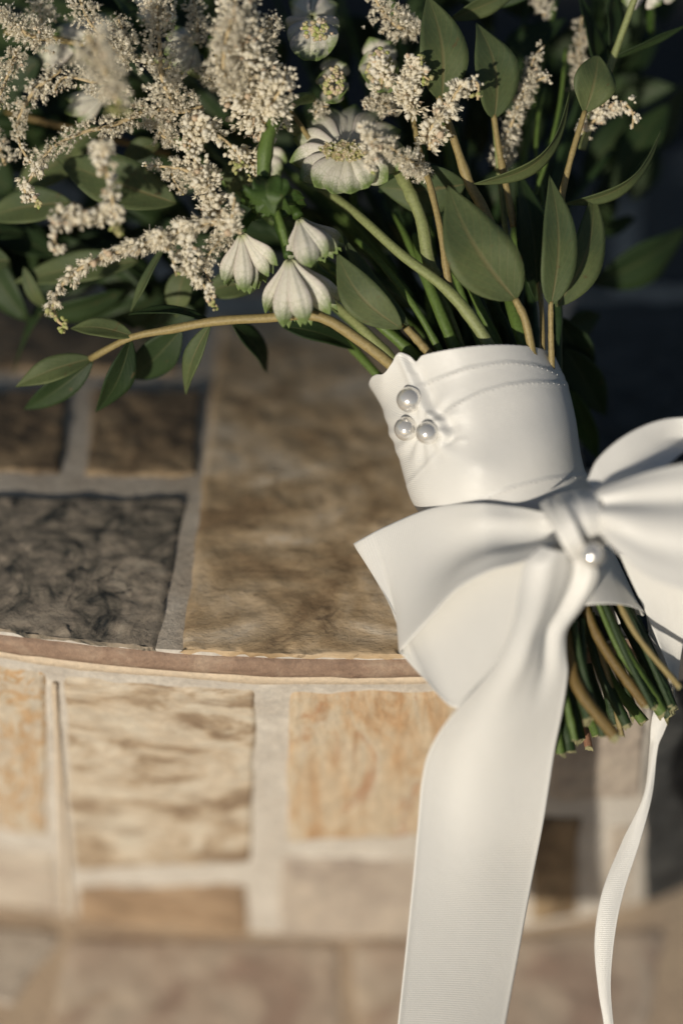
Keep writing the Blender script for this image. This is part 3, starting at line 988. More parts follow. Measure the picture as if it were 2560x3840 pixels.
# ---- stems rising out of the wrap
UPS = [
    ([(1700, 1440, -4), (1660, 1340, 0), (1560, 1160, 0), (1440, 1000, -8), (1340, 900, -20)], 34, 28, 'green_stem'),
    ([(1610, 1440, -8), (1560, 1360, -4), (1450, 1210, -6), (1330, 1080, -14), (1240, 1010, -24)], 36, 28, 'green_stem'),
    ([(1740, 1440, -10), (1700, 1330, -8), (1620, 1120, -10), (1540, 930, -18), (1480, 800, -28)], 36, 28, 'green_stem'),
    ([(1840, 1430, -8), (1800, 1300, -8), (1730, 1100, -10), (1660, 900, -16), (1640, 760, -26)], 34, 28, 'green_stem'),
    ([(1900, 1430, -6), (1870, 1300, -6), (1800, 1160, -8), (1730, 1000, -14)], 44, 34, 'green_stem'),
    ([(1950, 1430, -10), (1930, 1300, -12), (1860, 1150, -16), (1790, 1000, -24)], 34, 28, 'dark_stem'),
    ([(1560, 1460, -14), (1480, 1380, -16), (1330, 1220, -24), (1180, 1100, -34)], 34, 28, 'green_stem'),
    ([(1640, 1500, -10), (1590, 1375, -2), (1400, 1195, 2), (1270, 1075, -4), (1120, 960, -20)], 52, 44, 'green_stem'),
    ([(1560, 1500, -12), (1500, 1385, -10), (1350, 1225, -14), (1230, 1120, -24)], 50, 44, 'pale_stem'),
    ([(1480, 1480, -20), (1400, 1390, -22), (1290, 1270, -30), (1200, 1180, -40)], 42, 36, 'green_stem'),
    ([(1880, 1420, 2), (1830, 1290, 6), (1690, 1100, 6), (1500, 950, 0), (1340, 805, -8), (1200, 700, -20)], 56, 40, 'pale_stem'),
    ([(1770, 1450, -6), (1710, 1320, -4), (1640, 1150, -6), (1590, 1020, -10), (1560, 880, -18)], 60, 44, 'green_stem'),
    ([(1790, 1450, -8), (1740, 1320, -8), (1690, 1190, -10), (1640, 1090, -16)], 30, 26, 'pale_stem'),
    ([(1700, 1120, 4), (1685, 1080, 4), (1650, 860, 4), (1610, 690, 2), (1580, 600, 0), (1545, 430, -2)], 34, 24, 'tan_stem'),
    ([(1640, 1040, -4), (1610, 990, -4), (1580, 830, -4), (1530, 710, -6), (1490, 640, -10)], 60, 52, 'pale_stem'),
    ([(1660, 1430, -14), (1625, 1345, -10), (1580, 1280, -12), (1540, 1230, -16)], 30, 26, 'red_stem'),
    ([(1980, 1420, -2), (1965, 1290, -2), (1930, 1180, -6), (1900, 1060, -16)], 76, 60, 'green_stem'),
    ([(2040, 1430, 0), (2035, 1310, 0), (2030, 1160, -6), (2010, 1000, -20)], 22, 20, 'tan_stem'),
    ([(2090, 1430, -12), (2088, 1310, -12), (2090, 1150, -16), (2080, 950, -24)], 44, 40, 'dark_stem'),
    ([(1880, 1430, -16), (1850, 1290, -18), (1790, 1120, -24), (1700, 900, -34)], 60, 50, 'dark_stem'),
    ([(1930, 1430, -20), (1910, 1290, -22), (1880, 1120, -28), (1820, 880, -40)], 70, 50, 'dark_stem'),
    ([(1600, 1450, -26), (1540, 1340, -28), (1430, 1160, -34), (1300, 980, -44)], 56, 44, 'dark_stem'),
    ([(1690, 1440, -26), (1650, 1330, -28), (1570, 1170, -34), (1450, 960, -46)], 60, 44, 'dark_stem'),
    ([(1800, 1430, -26), (1770, 1300, -28), (1720, 1100, -36), (1640, 860, -48)], 60, 44, 'dark_stem'),
    ([(2000, 1430, -24), (2000, 1300, -26), (1990, 1100, -34), (1960, 850, -46)], 60, 44, 'dark_stem'),
    ([(1920, 1120, -14), (1905, 960, -16), (1870, 640, -18), (1850, 440, -16)], 30, 22, 'pale_stem'),
    ([(1990, 1050, -24), (1960, 900, -24), (2060, 560, -26), (2100, 380, -30), (2120, 180, -36)], 22, 18, 'green_stem'),
    ([(2040, 800, -30), (2010, 600, -32), (2020, 420, -36), (2040, 330, -40)], 22, 18, 'green_stem'),
    ([(1250, 600, -20), (1180, 540, -18), (1080, 470, -16), (950, 400, -16), (700, 260, -20), (520, 210, -22)], 44, 32, 'pale_stem'),
    ([(700, 270, -20), (560, 230, -22), (420, 190, -20), (180, 140, -22), (20, 120, -26)], 30, 24, 'tan_stem'),
    ([(640, 580, -50), (420, 520, -52), (260, 480, -54), (20, 420, -56)], 30, 26, 'rusty_stem'),
    ([(860, 400, -6), (830, 300, -8), (810, 200, -10)], 22, 18, 'tan_stem'),
    ([(1160, 520, -10), (1120, 460, -12), (1080, 400, -14)], 24, 18, 'tan_stem'),
]
for i, (p, w0, w1, m) in enumerate(UPS):
    stem_part('stem', p, w0 * 0.86, w1 * 0.86, M[m], bq, seed=i, ribs=0.05 if m == 'pale_stem' else 0.0)


# ---- leafy sprigs: a stem part whose leaves are sub-parts
def sprig(pts, w0, w1, mat, leaves, label=None, seed=0):
    o = stem_part('leafy_sprig', pts, w0, w1, M[mat], bq, lump=0.1, label=label, seed=seed)
    for i, lf in enumerate(leaves):
        kw = dict(lf[3]) if len(lf) > 3 else {}
        leaf('leaf', o, lf[0], lf[1], lf[2], seed=seed * 17 + i, **kw)
    return o


D = dict
sprig([(1540, 1460, -6), (1485, 1385, 2), (1340, 1270, 6), (1190, 1185, 8), (1000, 1192, 4), (800, 1205, 0), (640, 1235, -4), (500, 1262, -8), (420, 1300, -12), (340, 1345, -18)], 46, 26, 'tan_stem', [
    ((500, 1262, -8), (265, 1232, -14), 92, D(roll=0.5, bend=3)),
    ((345, 1345, -18), (60, 1450, -20), 105, D(roll=0.3, bend=3)),
    ((350, 1350, -18), (90, 1535, -34), 110, D(mat='leaf_deep', roll=-0.5, bend=3)),
    ((490, 1270, -10), (358, 1545, -24), 120, D(mat='leaf_deep', roll=-0.7, bend=4)),
    ((680, 1235, -14), (490, 1420, -40), 150, D(roll=-0.4, bend=3, mat='leaf_deep')),
    ((790, 1215, -2), (697, 1480, -20), 84, D(roll=0.6, bend=3)),
    ((790, 1205, -6), (480, 1180, -16), 70, D(roll=1.0, bend=3, mat='leaf_deep')),
    ((870, 1215, -16), (1000, 1400, -40), 120, D(roll=-0.9, bend=3, mat='leaf_deep')),
    ((1060, 1225, -14), (1330, 1312, -22), 100, D(roll=-0.6, bend=3, mat='leaf_deep')),
], 'long leafy sprig drooping under the flowers', 1)
sprig([(1680, 1460, -4), (1625, 1350, 2), (1570, 1280, 4), (1522, 1228, 6)], 34, 30, 'tan_stem', [
    ((1505, 1232, 6), (1262, 945, 4), 150, D(roll=-0.15, bend=4, bow=-34, fold=0.2)),
    ((1532, 1222, 4), (1285, 880, -4), 100, D(roll=0.75, bend=4, bow=-60, fold=0.3)),
], None, 2)
stem_part('stem', [(1510, 1225, 2), (1430, 1130, 0), (1350, 1080, -2), (1260, 1035, -6)], 26, 22, M['tan_stem'], bq)
sprig([(2010, 1440, 2), (1990, 1300, 6), (1965, 1190, 8), (1930, 1120, 10)], 40, 26, 'tan_stem', [
    ((1932, 1125, 10), (1678, 695, 8), 252, D(roll=0.12, bend=6, bow=-42, fold=0.12, shape=0.72)),
], 'sprig with the broad sage leaf above the wrap', 3)
sprig([(2070, 1440, -2), (2066, 1310, 2), (2064, 1220, 4), (2064, 1130, 6)], 26, 20, 'tan_stem', [
    ((2064, 1145, 6), (2058, 655, 4), 150, D(roll=0.35, bend=5, bow=10, fold=0.2, shape=0.72)),
    ((2084, 1150, -6), (2222, 715, -12), 160, D(roll=0.45, bend=4, bow=26, fold=0.2, shape=0.75, mat='leaf')),
    ((2010, 1130, -14), (1940, 640, -20), 170, D(roll=0.5, bend=4, mat='leaf_deep')),
], None, 4)
sprig([(1860, 900, -8), (1800, 760, -6), (1760, 690, -4), (1690, 490, -4), (1640, 350, -6)], 46, 26, 'tan_stem', [
    ((1655, 375, -6), (1600, -20, -4), 195, D(roll=0.25, bend=6, bow=10, fold=0.2, shape=0.75)),
    ((1775, 690, -2), (2135, 340, -6), 84, D(roll=1.05, bend=3, bow=80, fold=0.3)),
    ((1745, 690, -14), (1420, 700, -16), 200, D(roll=-0.5, bend=4, fold=0.2)),
    ((1420, 720, -18), (1700, 640, -22), 120, D(roll=-0.8, bend=4, fold=0.2, mat='leaf_deep')),
], None, 5)
sprig([(1925, 850, -12), (1905, 740, -12), (1870, 560, -12), (1850, 430, -12)], 28, 22, 'tan_stem', [
    ((1852, 445, -12), (1785, 85, -10), 190, D(roll=0.4, bend=5, bow=14, fold=0.2, shape=0.78)),
], None, 6)
sprig([(2080, 900, -10), (2100, 760, -8), (2140, 590, -6), (2192, 415, -6)], 30, 22, 'tan_stem', [
    ((2190, 425, -6), (2240, 205, -8), 166, D(roll=0.25, bend=3, fold=0.15, shape=1.0, sharp=0.2)),
    ((2105, 765, -8), (2480, 480, -14), 80, D(roll=1.1, bend=4, bow=50, fold=0.3)),
], 'sprig with the small rounded leaf', 7)
sprig([(2180, 560, -20), (2230, 400, -20), (2300, 210, -18), (2390, -40, -14)], 34, 26, 'pale_stem', [
    ((2300, 215, -18), (2580, 90, -18), 60, D(roll=1.2, mat='leaf_deep')),
    ((2260, 300, -24), (2170, -30, -30), 120, D(roll=0.9, mat='leaf_deep')),
    ((2290, 200, -26), (2300, -60, -30), 110, D(roll=0.9, mat='leaf_deep')),
], None, 8)
# loose leaves on the pearl side of the flower heads
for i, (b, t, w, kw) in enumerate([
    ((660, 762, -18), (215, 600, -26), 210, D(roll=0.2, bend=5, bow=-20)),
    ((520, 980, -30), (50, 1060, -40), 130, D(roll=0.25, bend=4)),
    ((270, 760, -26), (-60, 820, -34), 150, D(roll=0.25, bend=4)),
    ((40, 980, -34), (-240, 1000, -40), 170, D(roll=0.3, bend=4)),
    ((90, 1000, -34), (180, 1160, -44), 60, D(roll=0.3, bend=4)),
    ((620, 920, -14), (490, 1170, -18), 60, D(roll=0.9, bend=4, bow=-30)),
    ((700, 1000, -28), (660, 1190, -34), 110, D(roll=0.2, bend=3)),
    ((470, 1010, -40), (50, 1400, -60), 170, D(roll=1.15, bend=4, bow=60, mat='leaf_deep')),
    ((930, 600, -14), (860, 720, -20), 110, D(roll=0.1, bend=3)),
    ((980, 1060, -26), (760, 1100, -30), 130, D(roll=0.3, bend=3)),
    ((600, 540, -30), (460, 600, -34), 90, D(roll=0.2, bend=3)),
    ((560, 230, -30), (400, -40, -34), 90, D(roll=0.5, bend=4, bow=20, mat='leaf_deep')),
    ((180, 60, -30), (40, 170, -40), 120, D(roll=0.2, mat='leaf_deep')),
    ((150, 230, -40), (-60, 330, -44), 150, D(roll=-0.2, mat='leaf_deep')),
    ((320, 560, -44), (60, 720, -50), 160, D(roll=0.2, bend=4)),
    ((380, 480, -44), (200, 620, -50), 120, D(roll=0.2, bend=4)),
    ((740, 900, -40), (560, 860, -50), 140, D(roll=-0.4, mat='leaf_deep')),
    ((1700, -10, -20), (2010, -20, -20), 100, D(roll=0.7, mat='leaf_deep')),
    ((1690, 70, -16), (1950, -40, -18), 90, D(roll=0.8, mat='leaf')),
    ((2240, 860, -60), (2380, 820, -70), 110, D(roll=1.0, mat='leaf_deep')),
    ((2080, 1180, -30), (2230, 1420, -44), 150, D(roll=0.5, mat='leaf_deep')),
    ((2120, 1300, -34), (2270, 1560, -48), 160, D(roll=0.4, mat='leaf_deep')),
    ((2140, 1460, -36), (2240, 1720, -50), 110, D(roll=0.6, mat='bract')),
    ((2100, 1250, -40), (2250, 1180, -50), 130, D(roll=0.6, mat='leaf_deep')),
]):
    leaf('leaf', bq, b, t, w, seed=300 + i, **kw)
# foliage deeper in the bunch, its shade put into a darker leaf colour
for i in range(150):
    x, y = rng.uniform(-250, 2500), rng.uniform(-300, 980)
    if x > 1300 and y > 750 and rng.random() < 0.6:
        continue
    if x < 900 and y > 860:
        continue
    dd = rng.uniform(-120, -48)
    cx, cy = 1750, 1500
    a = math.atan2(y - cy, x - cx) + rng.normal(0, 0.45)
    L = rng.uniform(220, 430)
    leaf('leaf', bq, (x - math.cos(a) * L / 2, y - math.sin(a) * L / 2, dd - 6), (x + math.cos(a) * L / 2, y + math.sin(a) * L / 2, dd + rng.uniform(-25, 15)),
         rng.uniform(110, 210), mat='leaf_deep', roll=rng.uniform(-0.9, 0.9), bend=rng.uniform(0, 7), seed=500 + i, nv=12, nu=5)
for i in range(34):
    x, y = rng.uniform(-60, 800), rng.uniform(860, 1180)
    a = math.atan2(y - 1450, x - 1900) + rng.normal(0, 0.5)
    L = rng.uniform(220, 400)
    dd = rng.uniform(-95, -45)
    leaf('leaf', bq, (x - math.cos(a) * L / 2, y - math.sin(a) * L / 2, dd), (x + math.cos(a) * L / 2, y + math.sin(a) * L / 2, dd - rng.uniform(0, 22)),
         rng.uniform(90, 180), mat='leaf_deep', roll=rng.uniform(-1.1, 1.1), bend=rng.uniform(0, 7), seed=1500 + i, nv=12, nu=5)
for i in range(34):
    x, y = rng.uniform(100, 2350), rng.uniform(-200, 700)
    dd = rng.uniform(-90, -40)
    stem_part('stem', [(1780 + rng.uniform(-200, 200), 1330, -24 - rng.uniform(0, 20)), (1780 * 0.45 + x * 0.55, 700 + 0.3 * y, dd * 0.8), (x, y, dd)], rng.uniform(34, 52), rng.uniform(16, 28), M['dark_stem'] if i % 3 else M['green_stem'], bq, seed=700 + i, sides=7, n=16)


# ---- astrantia flowers
def flower(hub, petals, parent=bq, stalk=None, label=None, hub_w=46, ws=1.0, sharp=0.8, extra=False):
    """hub (x, y, d); petals: (tip x, tip y, tip d, width, roll, bend)"""
    if stalk is None:
        stalk = [(hub[0] + 10, hub[1] - 60, hub[2] - 16), (hub[0] + 4, hub[1] - 26, hub[2] - 6), hub]
    o = stem_part('astrantia_flower', stalk, 26, hub_w, M['bract'], bq, lump=0.05, n=14, label=label)
    if extra:
        f = sorted(petals, key=lambda p: math.atan2(p[1] - hub[1], p[0] - hub[0]))
        petals = [((a[0] + b[0]) / 2, (a[1] + b[1]) / 2 + 8, min(a[2], b[2]) - 2.5, 74, (a[4] + b[4]) / 2, 3) for a, b in zip(f, f[1:])] + list(petals)
    for i, p in enumerate(petals):
        tx, ty, td, w, roll, bend = p[:6]
        b = (hub[0] + (tx - hub[0]) * 0.06, hub[1] + (ty - hub[1]) * 0.06, hub[2] + 0.3 * (i % 3) + 0.6)
        V, F, uv = blade(b, (tx, ty, td), w * 0.80 * ws, roll=roll * 1.15, bend=bend * 0.26, fold=-0.36, shape=0, nu=17, nv=20, sharp=sharp, ribs=0.035, flick=1.8, wave=0.04, seed=int(tx))
        mesh_obj('petal', V, F, M['petal'], o, uv=uv, solid=0.0003)
    return o


flower((905, 868, 6), [(870, 1045, -2, 70, -0.2, 2), (985, 1050, 0, 70, 0.3, 2), (834, 1066, 6, 90, -0.4, 5), (918, 1102, 10, 94, 0, 6), (960, 1085, 6, 70, 0.2, 4), (1016, 1036, 10, 80, 0.45, 6), (1052, 990, 12, 86, 0.65, 7)],
       stalk=[(1010, 740, -8), (960, 790, 0), (918, 835, 4), (905, 868, 6)], label='white astrantia nearest the drooping plume', hub_w=40, ws=0.98, extra=True)
flower((1118, 812, 8), [(1125, 965, 0, 84, -0.4, 3), (1205, 975, 4, 84, 0.2, 3), (1088, 990, 8, 84, -0.55, 6), (1290, 895, -2, 92, 1.0, 6), (1276, 945, 10, 96, 0.7, 8), (1236, 966, 16, 104, 0.35, 8), (1168, 1012, 19, 126, 0, 9)],
       stalk=[(1060, 760, -8), (1090, 772, 0), (1110, 790, 6), (1118, 812, 8)], label='white astrantia closest to the stems', hub_w=44, ws=0.98, extra=True)
flower((1082, 960, 10), [(1105, 1200, 0, 86, 0, 3), (1190, 1190, 4, 80, 0.3, 3), (1030, 1150, -4, 76, -0.5, 2), (986, 1168, 6, 92, -0.6, 5), (1058, 1230, 14, 112, -0.15, 7), (1298, 1130, 4, 90, 0.8, 5), (1246, 1176, 13, 116, 0.45, 7), (1150, 1222, 18, 118, 0.15, 8)],
       stalk=[(1030, 780, -6), (1050, 860, 2), (1070, 920, 6), (1082, 960, 10)], label='lowest white astrantia with green tipped petals', hub_w=40, ws=0.98, extra=True)
# big open head
big = flower((1300, 560, -4), [(1085, 600, -6, 110, -0.5, 6), (1118, 672, 0, 112, -0.35, 7), (1172, 704, 4, 116, -0.2, 8), (1240, 736, 6, 122, -0.1, 8), (1318, 738, 8, 128, 0.05, 8), (1388, 712, 8, 122, 0.2, 8), (1462, 680, 4, 116, 0.35, 8), (1508, 626, -2, 112, 0.5, 7),
    (1110, 520, -16, 116, -0.3, 8), (1160, 450, -22, 122, -0.2, 9), (1236, 416, -26, 126, 0.0, 10), (1330, 404, -28, 128, 0.1, 10), (1420, 426, -26, 122, 0.2, 9), (1490, 490, -20, 116, 0.4, 8), (1520, 560, -10, 110, 0.5, 7)],
    stalk=[(1330, 800, -30), (1320, 700, -20), (1305, 600, -10), (1300, 560, -5)], label='large open astrantia facing the camera', ws=1.25)
cup_a = flower((1170, 60, -16), [(1090, 190, -10, 110, -0.5, 9), (1135, 236, -6, 122, -0.2, 10), (1190, 240, -6, 124, 0.05, 10), (1245, 205, -8, 118, 0.35, 10), (1275, 140, -12, 110, 0.6, 8), (1085, 120, -20, 110, -0.7, 7), (1100, 10, -30, 110, -0.4, 6), (1255, 20, -26, 110, 0.4, 6), (1180, -30, -34, 120, 0, 6)],
    stalk=[(1200, 200, -50), (1185, 120, -30), (1170, 60, -17)], label='cup shaped astrantia at the top of the bunch', ws=1.35, sharp=0.2)
cup_b = flower((1250, 300, -22), [(1190, 270, -14, 80, -0.5, 7), (1200, 350, -10, 84, -0.4, 8), (1240, 402, -10, 88, 0.0, 8), (1295, 370, -10, 84, 0.4, 8), (1312, 300, -14, 80, 0.6, 7), (1290, 230, -20, 80, 0.3, 6), (1235, 212, -20, 80, -0.2, 6)],
    stalk=[(1300, 420, -50), (1280, 360, -36), (1250, 300, -23)], label='small half closed astrantia above the large one', ws=1.3, sharp=0.3)
cup_c = flower((1420, 240, -22), [(1345, 220, -16, 90, -0.5, 7), (1360, 310, -12, 94, -0.4, 8), (1420, 360, -10, 98, 0.0, 9), (1480, 350, -12, 90, 0.3, 8), (1505, 270, -14, 90, 0.6, 7), (1470, 160, -24, 90, 0.3, 6), (1390, 145, -24, 90, -0.2, 6)],
    stalk=[(1460, 420, -54), (1440, 330, -36), (1420, 240, -23)], label='astrantia half hidden by cream plumes', ws=1.3, sharp=0.3)
flower((735, 165, -22), [(620, 140, -20, 90, 0.3, 8), (612, 210, -16, 100, 0.1, 9), (650, 276, -16, 100, -0.2, 8), (720, 290, -20, 80, -0.4, 7), (660, 110, -28, 90, 0.4, 6)],
    stalk=[(840, 260, -50), (790, 210, -36), (735, 165, -24)])
flower((800, 140, -10), [(900, 190, -8, 76, 0.5, 6), (880, 130, -12, 70, -0.3, 6), (850, 210, -10, 80, 0.2, 5)], stalk=[(770, 300, -40), (780, 220, -24), (800, 140, -12)])
flower((400, 360, -30), [(245, 380, -26, 80, 0.3, 6), (240, 430, -24, 84, 0.1, 6), (290, 460, -26, 80, -0.2, 6), (300, 330, -36, 100, 0.2, 6)], stalk=[(520, 460, -60), (460, 410, -44), (400, 360, -32)])
flower((330, 150, -40), [(200, 130, -42, 150, 0.1, 6), (280, 60, -44, 150, 0.2, 6), (430, 60, -44, 160, -0.2, 6), (420, 170, -40, 150, 0.0, 6), (120, 230, -46, 150, 0.2, 5)], stalk=[(480, 300, -70), (400, 220, -54), (330, 150, -42)])
flower((600, 30, -30), [(520, 90, -28, 110, 0.2, 6), (640, 100, -26, 110, -0.2, 6), (480, 10, -34, 110, 0.4, 6), (560, -50, -36, 110, 0, 6)], stalk=[(660, 200, -60), (630, 110, -44), (600, 30, -32)])
flower((960, 560, -30), [(1060, 660, -26, 100, 0.3, 6), (1080, 600, -28, 90, 0.4, 6), (1000, 690, -28, 90, 0.1, 6)], stalk=[(1060, 760, -60), (1010, 660, -44), (960, 560, -32)])
flower((2430, -30, -30), [(2330, 10, -30, 110, 0.2, 4), (2470, 20, -30, 120, -0.2, 4), (2540, -30, -34, 110, 0, 4)], stalk=[(2440, 120, -50), (2436, 40, -40), (2430, -30, -32)])

# ---- soft masses of buds, florets and stamens, made in bulk
def ico(level=1):
    t = (1 + 5 ** 0.5) / 2
    v = [(-1, t, 0), (1, t, 0), (-1, -t, 0), (1, -t, 0), (0, -1, t), (0, 1, t), (0, -1, -t), (0, 1, -t), (t, 0, -1), (t, 0, 1), (-t, 0, -1), (-t, 0, 1)]
    f = [(0, 11, 5), (0, 5, 1), (0, 1, 7), (0, 7, 10), (0, 10, 11), (1, 5, 9), (5, 11, 4), (11, 10, 2), (10, 7, 6), (7, 1, 8), (3, 9, 4), (3, 4, 2), (3, 2, 6), (3, 6, 8), (3, 8, 9), (4, 9, 5), (2, 4, 11), (6, 2, 10), (8, 6, 7), (9, 8, 1)]
    v = [np.array(p) / np.linalg.norm(p) for p in v]
    for _ in range(level):
        mid, nf = {}, []
        def m(a, b):
            kk = (min(a, b), max(a, b))
            if kk not in mid:
                mid[kk] = len(v)
                v.append(unit(v[a] + v[b]))
            return mid[kk]
        for a, b, c in f:
            ab, bc, ca = m(a, b), m(b, c), m(c, a)
            nf += [(a, ab, ca), (b, bc, ab), (c, ca, bc), (ab, bc, ca)]
        f = nf
    return np.array(v), np.array(f, dtype=np.int32)


ICO_V, ICO_F = ico(1)
ICO_V = ICO_V * (1 + 0.16 * np.sin(ICO_V @ np.array([[5.1], [3.3], [4.2]])) * np.cos(ICO_V @ np.array([[-3.7], [5.9], [2.6]])))
# a bud narrows to its tip (local +z)
BUD_V = ICO_V * np.array([1, 1, 1.18])
BUD_V[:, :2] *= (1 - 0.28 * np.clip(BUD_V[:, 2], 0, 2))[:, None]
# stamen: a tapering three-sided filament with an anther at the end
SV, SF = [], []
for z, r in ((0, 0.036), (0.55, 0.030), (0.93, 0.024)):
    for a in range(3):
        SV.append((r * math.cos(a * 2.0944), r * math.sin(a * 2.0944), z))
for j in range(2):
    for a in range(3):
        b = (a + 1) % 3
        SF += [(j * 3 + a, j * 3 + b, j * 3 + 3 + b), (j * 3 + a, j * 3 + 3 + b, j * 3 + 3 + a)]
q = len(SV)
for p in ((0.065, 0, 0.96), (0, 0.065, 0.96), (-0.065, 0, 0.96), (0, -0.065, 0.96), (0, 0, 0.9), (0, 0, 1.04)):
    SV.append(p)
for a in range(4):
    b = (a + 1) % 4
    SF += [(q + a, q + b, q + 5), (q + b, q + a, q + 4)]
STA_V, STA_F = np.array(SV, float), np.array(SF, dtype=np.int32)


FV, FF = [], []
for kf in range(5):                      # five narrow petals round a small bead
    af = kf * 1.2566
    ca, sa = math.cos(af), math.sin(af)
    for rad_, z_, hw in ((0.15, 0.0, 0.16), (0.62, 0.75, 0.34), (1.0, 1.5, 0.30), (1.22, 1.95, 0.05)):
        for sgn in (-1, 1):
            FV.append((rad_ * ca - sgn * hw * sa, rad_ * sa + sgn * hw * ca, z_))
    o_ = kf * 8
    for rr_ in range(3):
        a_ = o_ + rr_ * 2
        FF += [(a_, a_ + 1, a_ + 3), (a_, a_ + 3, a_ + 2)]
o_ = len(FV)
FV += [(0.42, 0, 0.35), (0, 0.42, 0.35), (-0.42, 0, 0.35), (0, -0.42, 0.35), (0, 0, -0.15), (0, 0, 0.9)]
for a_ in range(4):
    b_ = (a_ + 1) % 4
    FF += [(o_ + a_, o_ + b_, o_ + 5), (o_ + b_, o_ + a_, o_ + 4)]
FLO_V, FLO_F = np.array(FV, float), np.array(FF, dtype=np.int32)
BELL_V = FLO_V * np.array([0.72, 0.72, 0.95])


def frames(z, g):
    """rotation matrices whose third column is z"""
    z = unit(z)
    r = g.normal(size=z.shape)
    x = unit(np.cross(r, z))
    y = np.cross(z, x)
    return np.stack([x, y, z], -1)


def scatter(name, TV, TF, pos, dirs, size, mat, parent, g, tint):
    n = len(pos)
    R = frames(dirs, g)
    V = np.einsum('nij,kj->nki', R, TV) * np.asarray(size)[:, None, None] + pos[:, None, :]
    F = (TF[None] + (np.arange(n) * len(TV))[:, None, None]).reshape(-1, 3)
    return mesh_obj(name, V.reshape(-1, 3), F, mat, parent, attr=np.repeat(tint, len(TV)), kind='stuff')


def plume(pts, width, n, size=17, style='bud', tip_green=True, seed=0, label=None, stalk_w=20, droop=0.3, fuzz=1.0, clump=5, taper=0.4):
    """one branch of astilbe: stalk with short side shoots, bud clusters round it and stamens standing out of the open florets"""
    g = np.random.default_rng(1000 + seed)
    C = PP(pts)
    o = stem_part('astilbe_plume', pts, stalk_w, stalk_w * 0.5, M['plume_stalk'], bq, sides=7, n=24, label=label, seed=seed)
    N = 200
    c = spline(C, N)
    t = unit(np.gradient(c, axis=0))
    # buds come in little tufts set round the stalk
    nt = max(4, n // clump)
    tv = np.sort(g.uniform(0.02, 1.0, nt))
    idx = np.clip((tv * (N - 1)).astype(int), 0, N - 1)
    rad = width * 5e-5 * (1 - taper * tv ** 1.6) * np.clip(0.5 + tv * 5, 0, 1)
    rd = g.normal(size=(nt, 3))
    rd = unit(rd - (np.sum(rd * t[idx], 1))[:, None] * t[idx])
    tc = c[idx] + rd * (rad * g.uniform(0.35, 0.85, nt))[:, None]
    which = g.integers(0, nt, n)
    bs = size * 5e-5 * (1 - 0.45 * tv[which]) * g.uniform(0.55, 1.25, n)
    spread = np.maximum(rad[which] * 0.42, bs * 0.9)
    pos = tc[which] + g.normal(size=(n, 3)) * (spread * 0.62)[:, None]
    out = unit(pos - c[idx[which]])
    dirs = unit(out + t[idx[which]] * 0.5 + np.array([0, 0, -1.0]) * droop + g.normal(size=(n, 3)) * 0.25)
    tint = g.uniform(0, 0.36, n)
    tint = np.where(g.random(n) < 0.06, 0.6, tint)
    if tip_green:
        tint = np.where(tv[which] > 0.90, 0.75 + 0.25 * g.random(n), tint)
    if style == 'fuzz':
        bs = bs * 0.8
    open_ = tv[which] < (0.72 if style == 'bud' else 0.93)
    flo = open_ & (g.random(n) < {'bud': 0.38, 'bell': 0.75, 'fuzz': 0.72}[style])
    scatter('bud_cluster', BUD_V, ICO_F, pos[~flo], dirs[~flo], bs[~flo], M['bud'], o, g, tint[~flo])
    if flo.any():
        scatter('floret_cluster', BELL_V if style == 'bell' else FLO_V, FLO_F, pos[flo], dirs[flo], bs[flo] * g.uniform(0.85, 1.15, flo.sum()), M['bud'], o, g, np.clip(tint[flo] + 0.05, 0, 1))
    per = {'bud': 3, 'bell': 6, 'fuzz': 11}[style]
    sel = np.repeat(np.nonzero(open_)[0], per)
    if style == 'bud':
        sel = sel[g.random(len(sel)) < 0.45 * fuzz]
    if len(sel):
        sd = unit(dirs[sel] + g.normal(size=(len(sel), 3)) * 0.42)
        ln = {'bud': 1.9, 'bell': 2.0, 'fuzz': 2.7}[style]
        sc = bs[sel] * ln * g.uniform(0.7, 1.2, len(sel))
        scatter('stamen_tuft', STA_V, STA_F, pos[sel], sd, sc, M['bud'], o, g, g.uniform(0.0, 0.3, len(sel)))
    return o


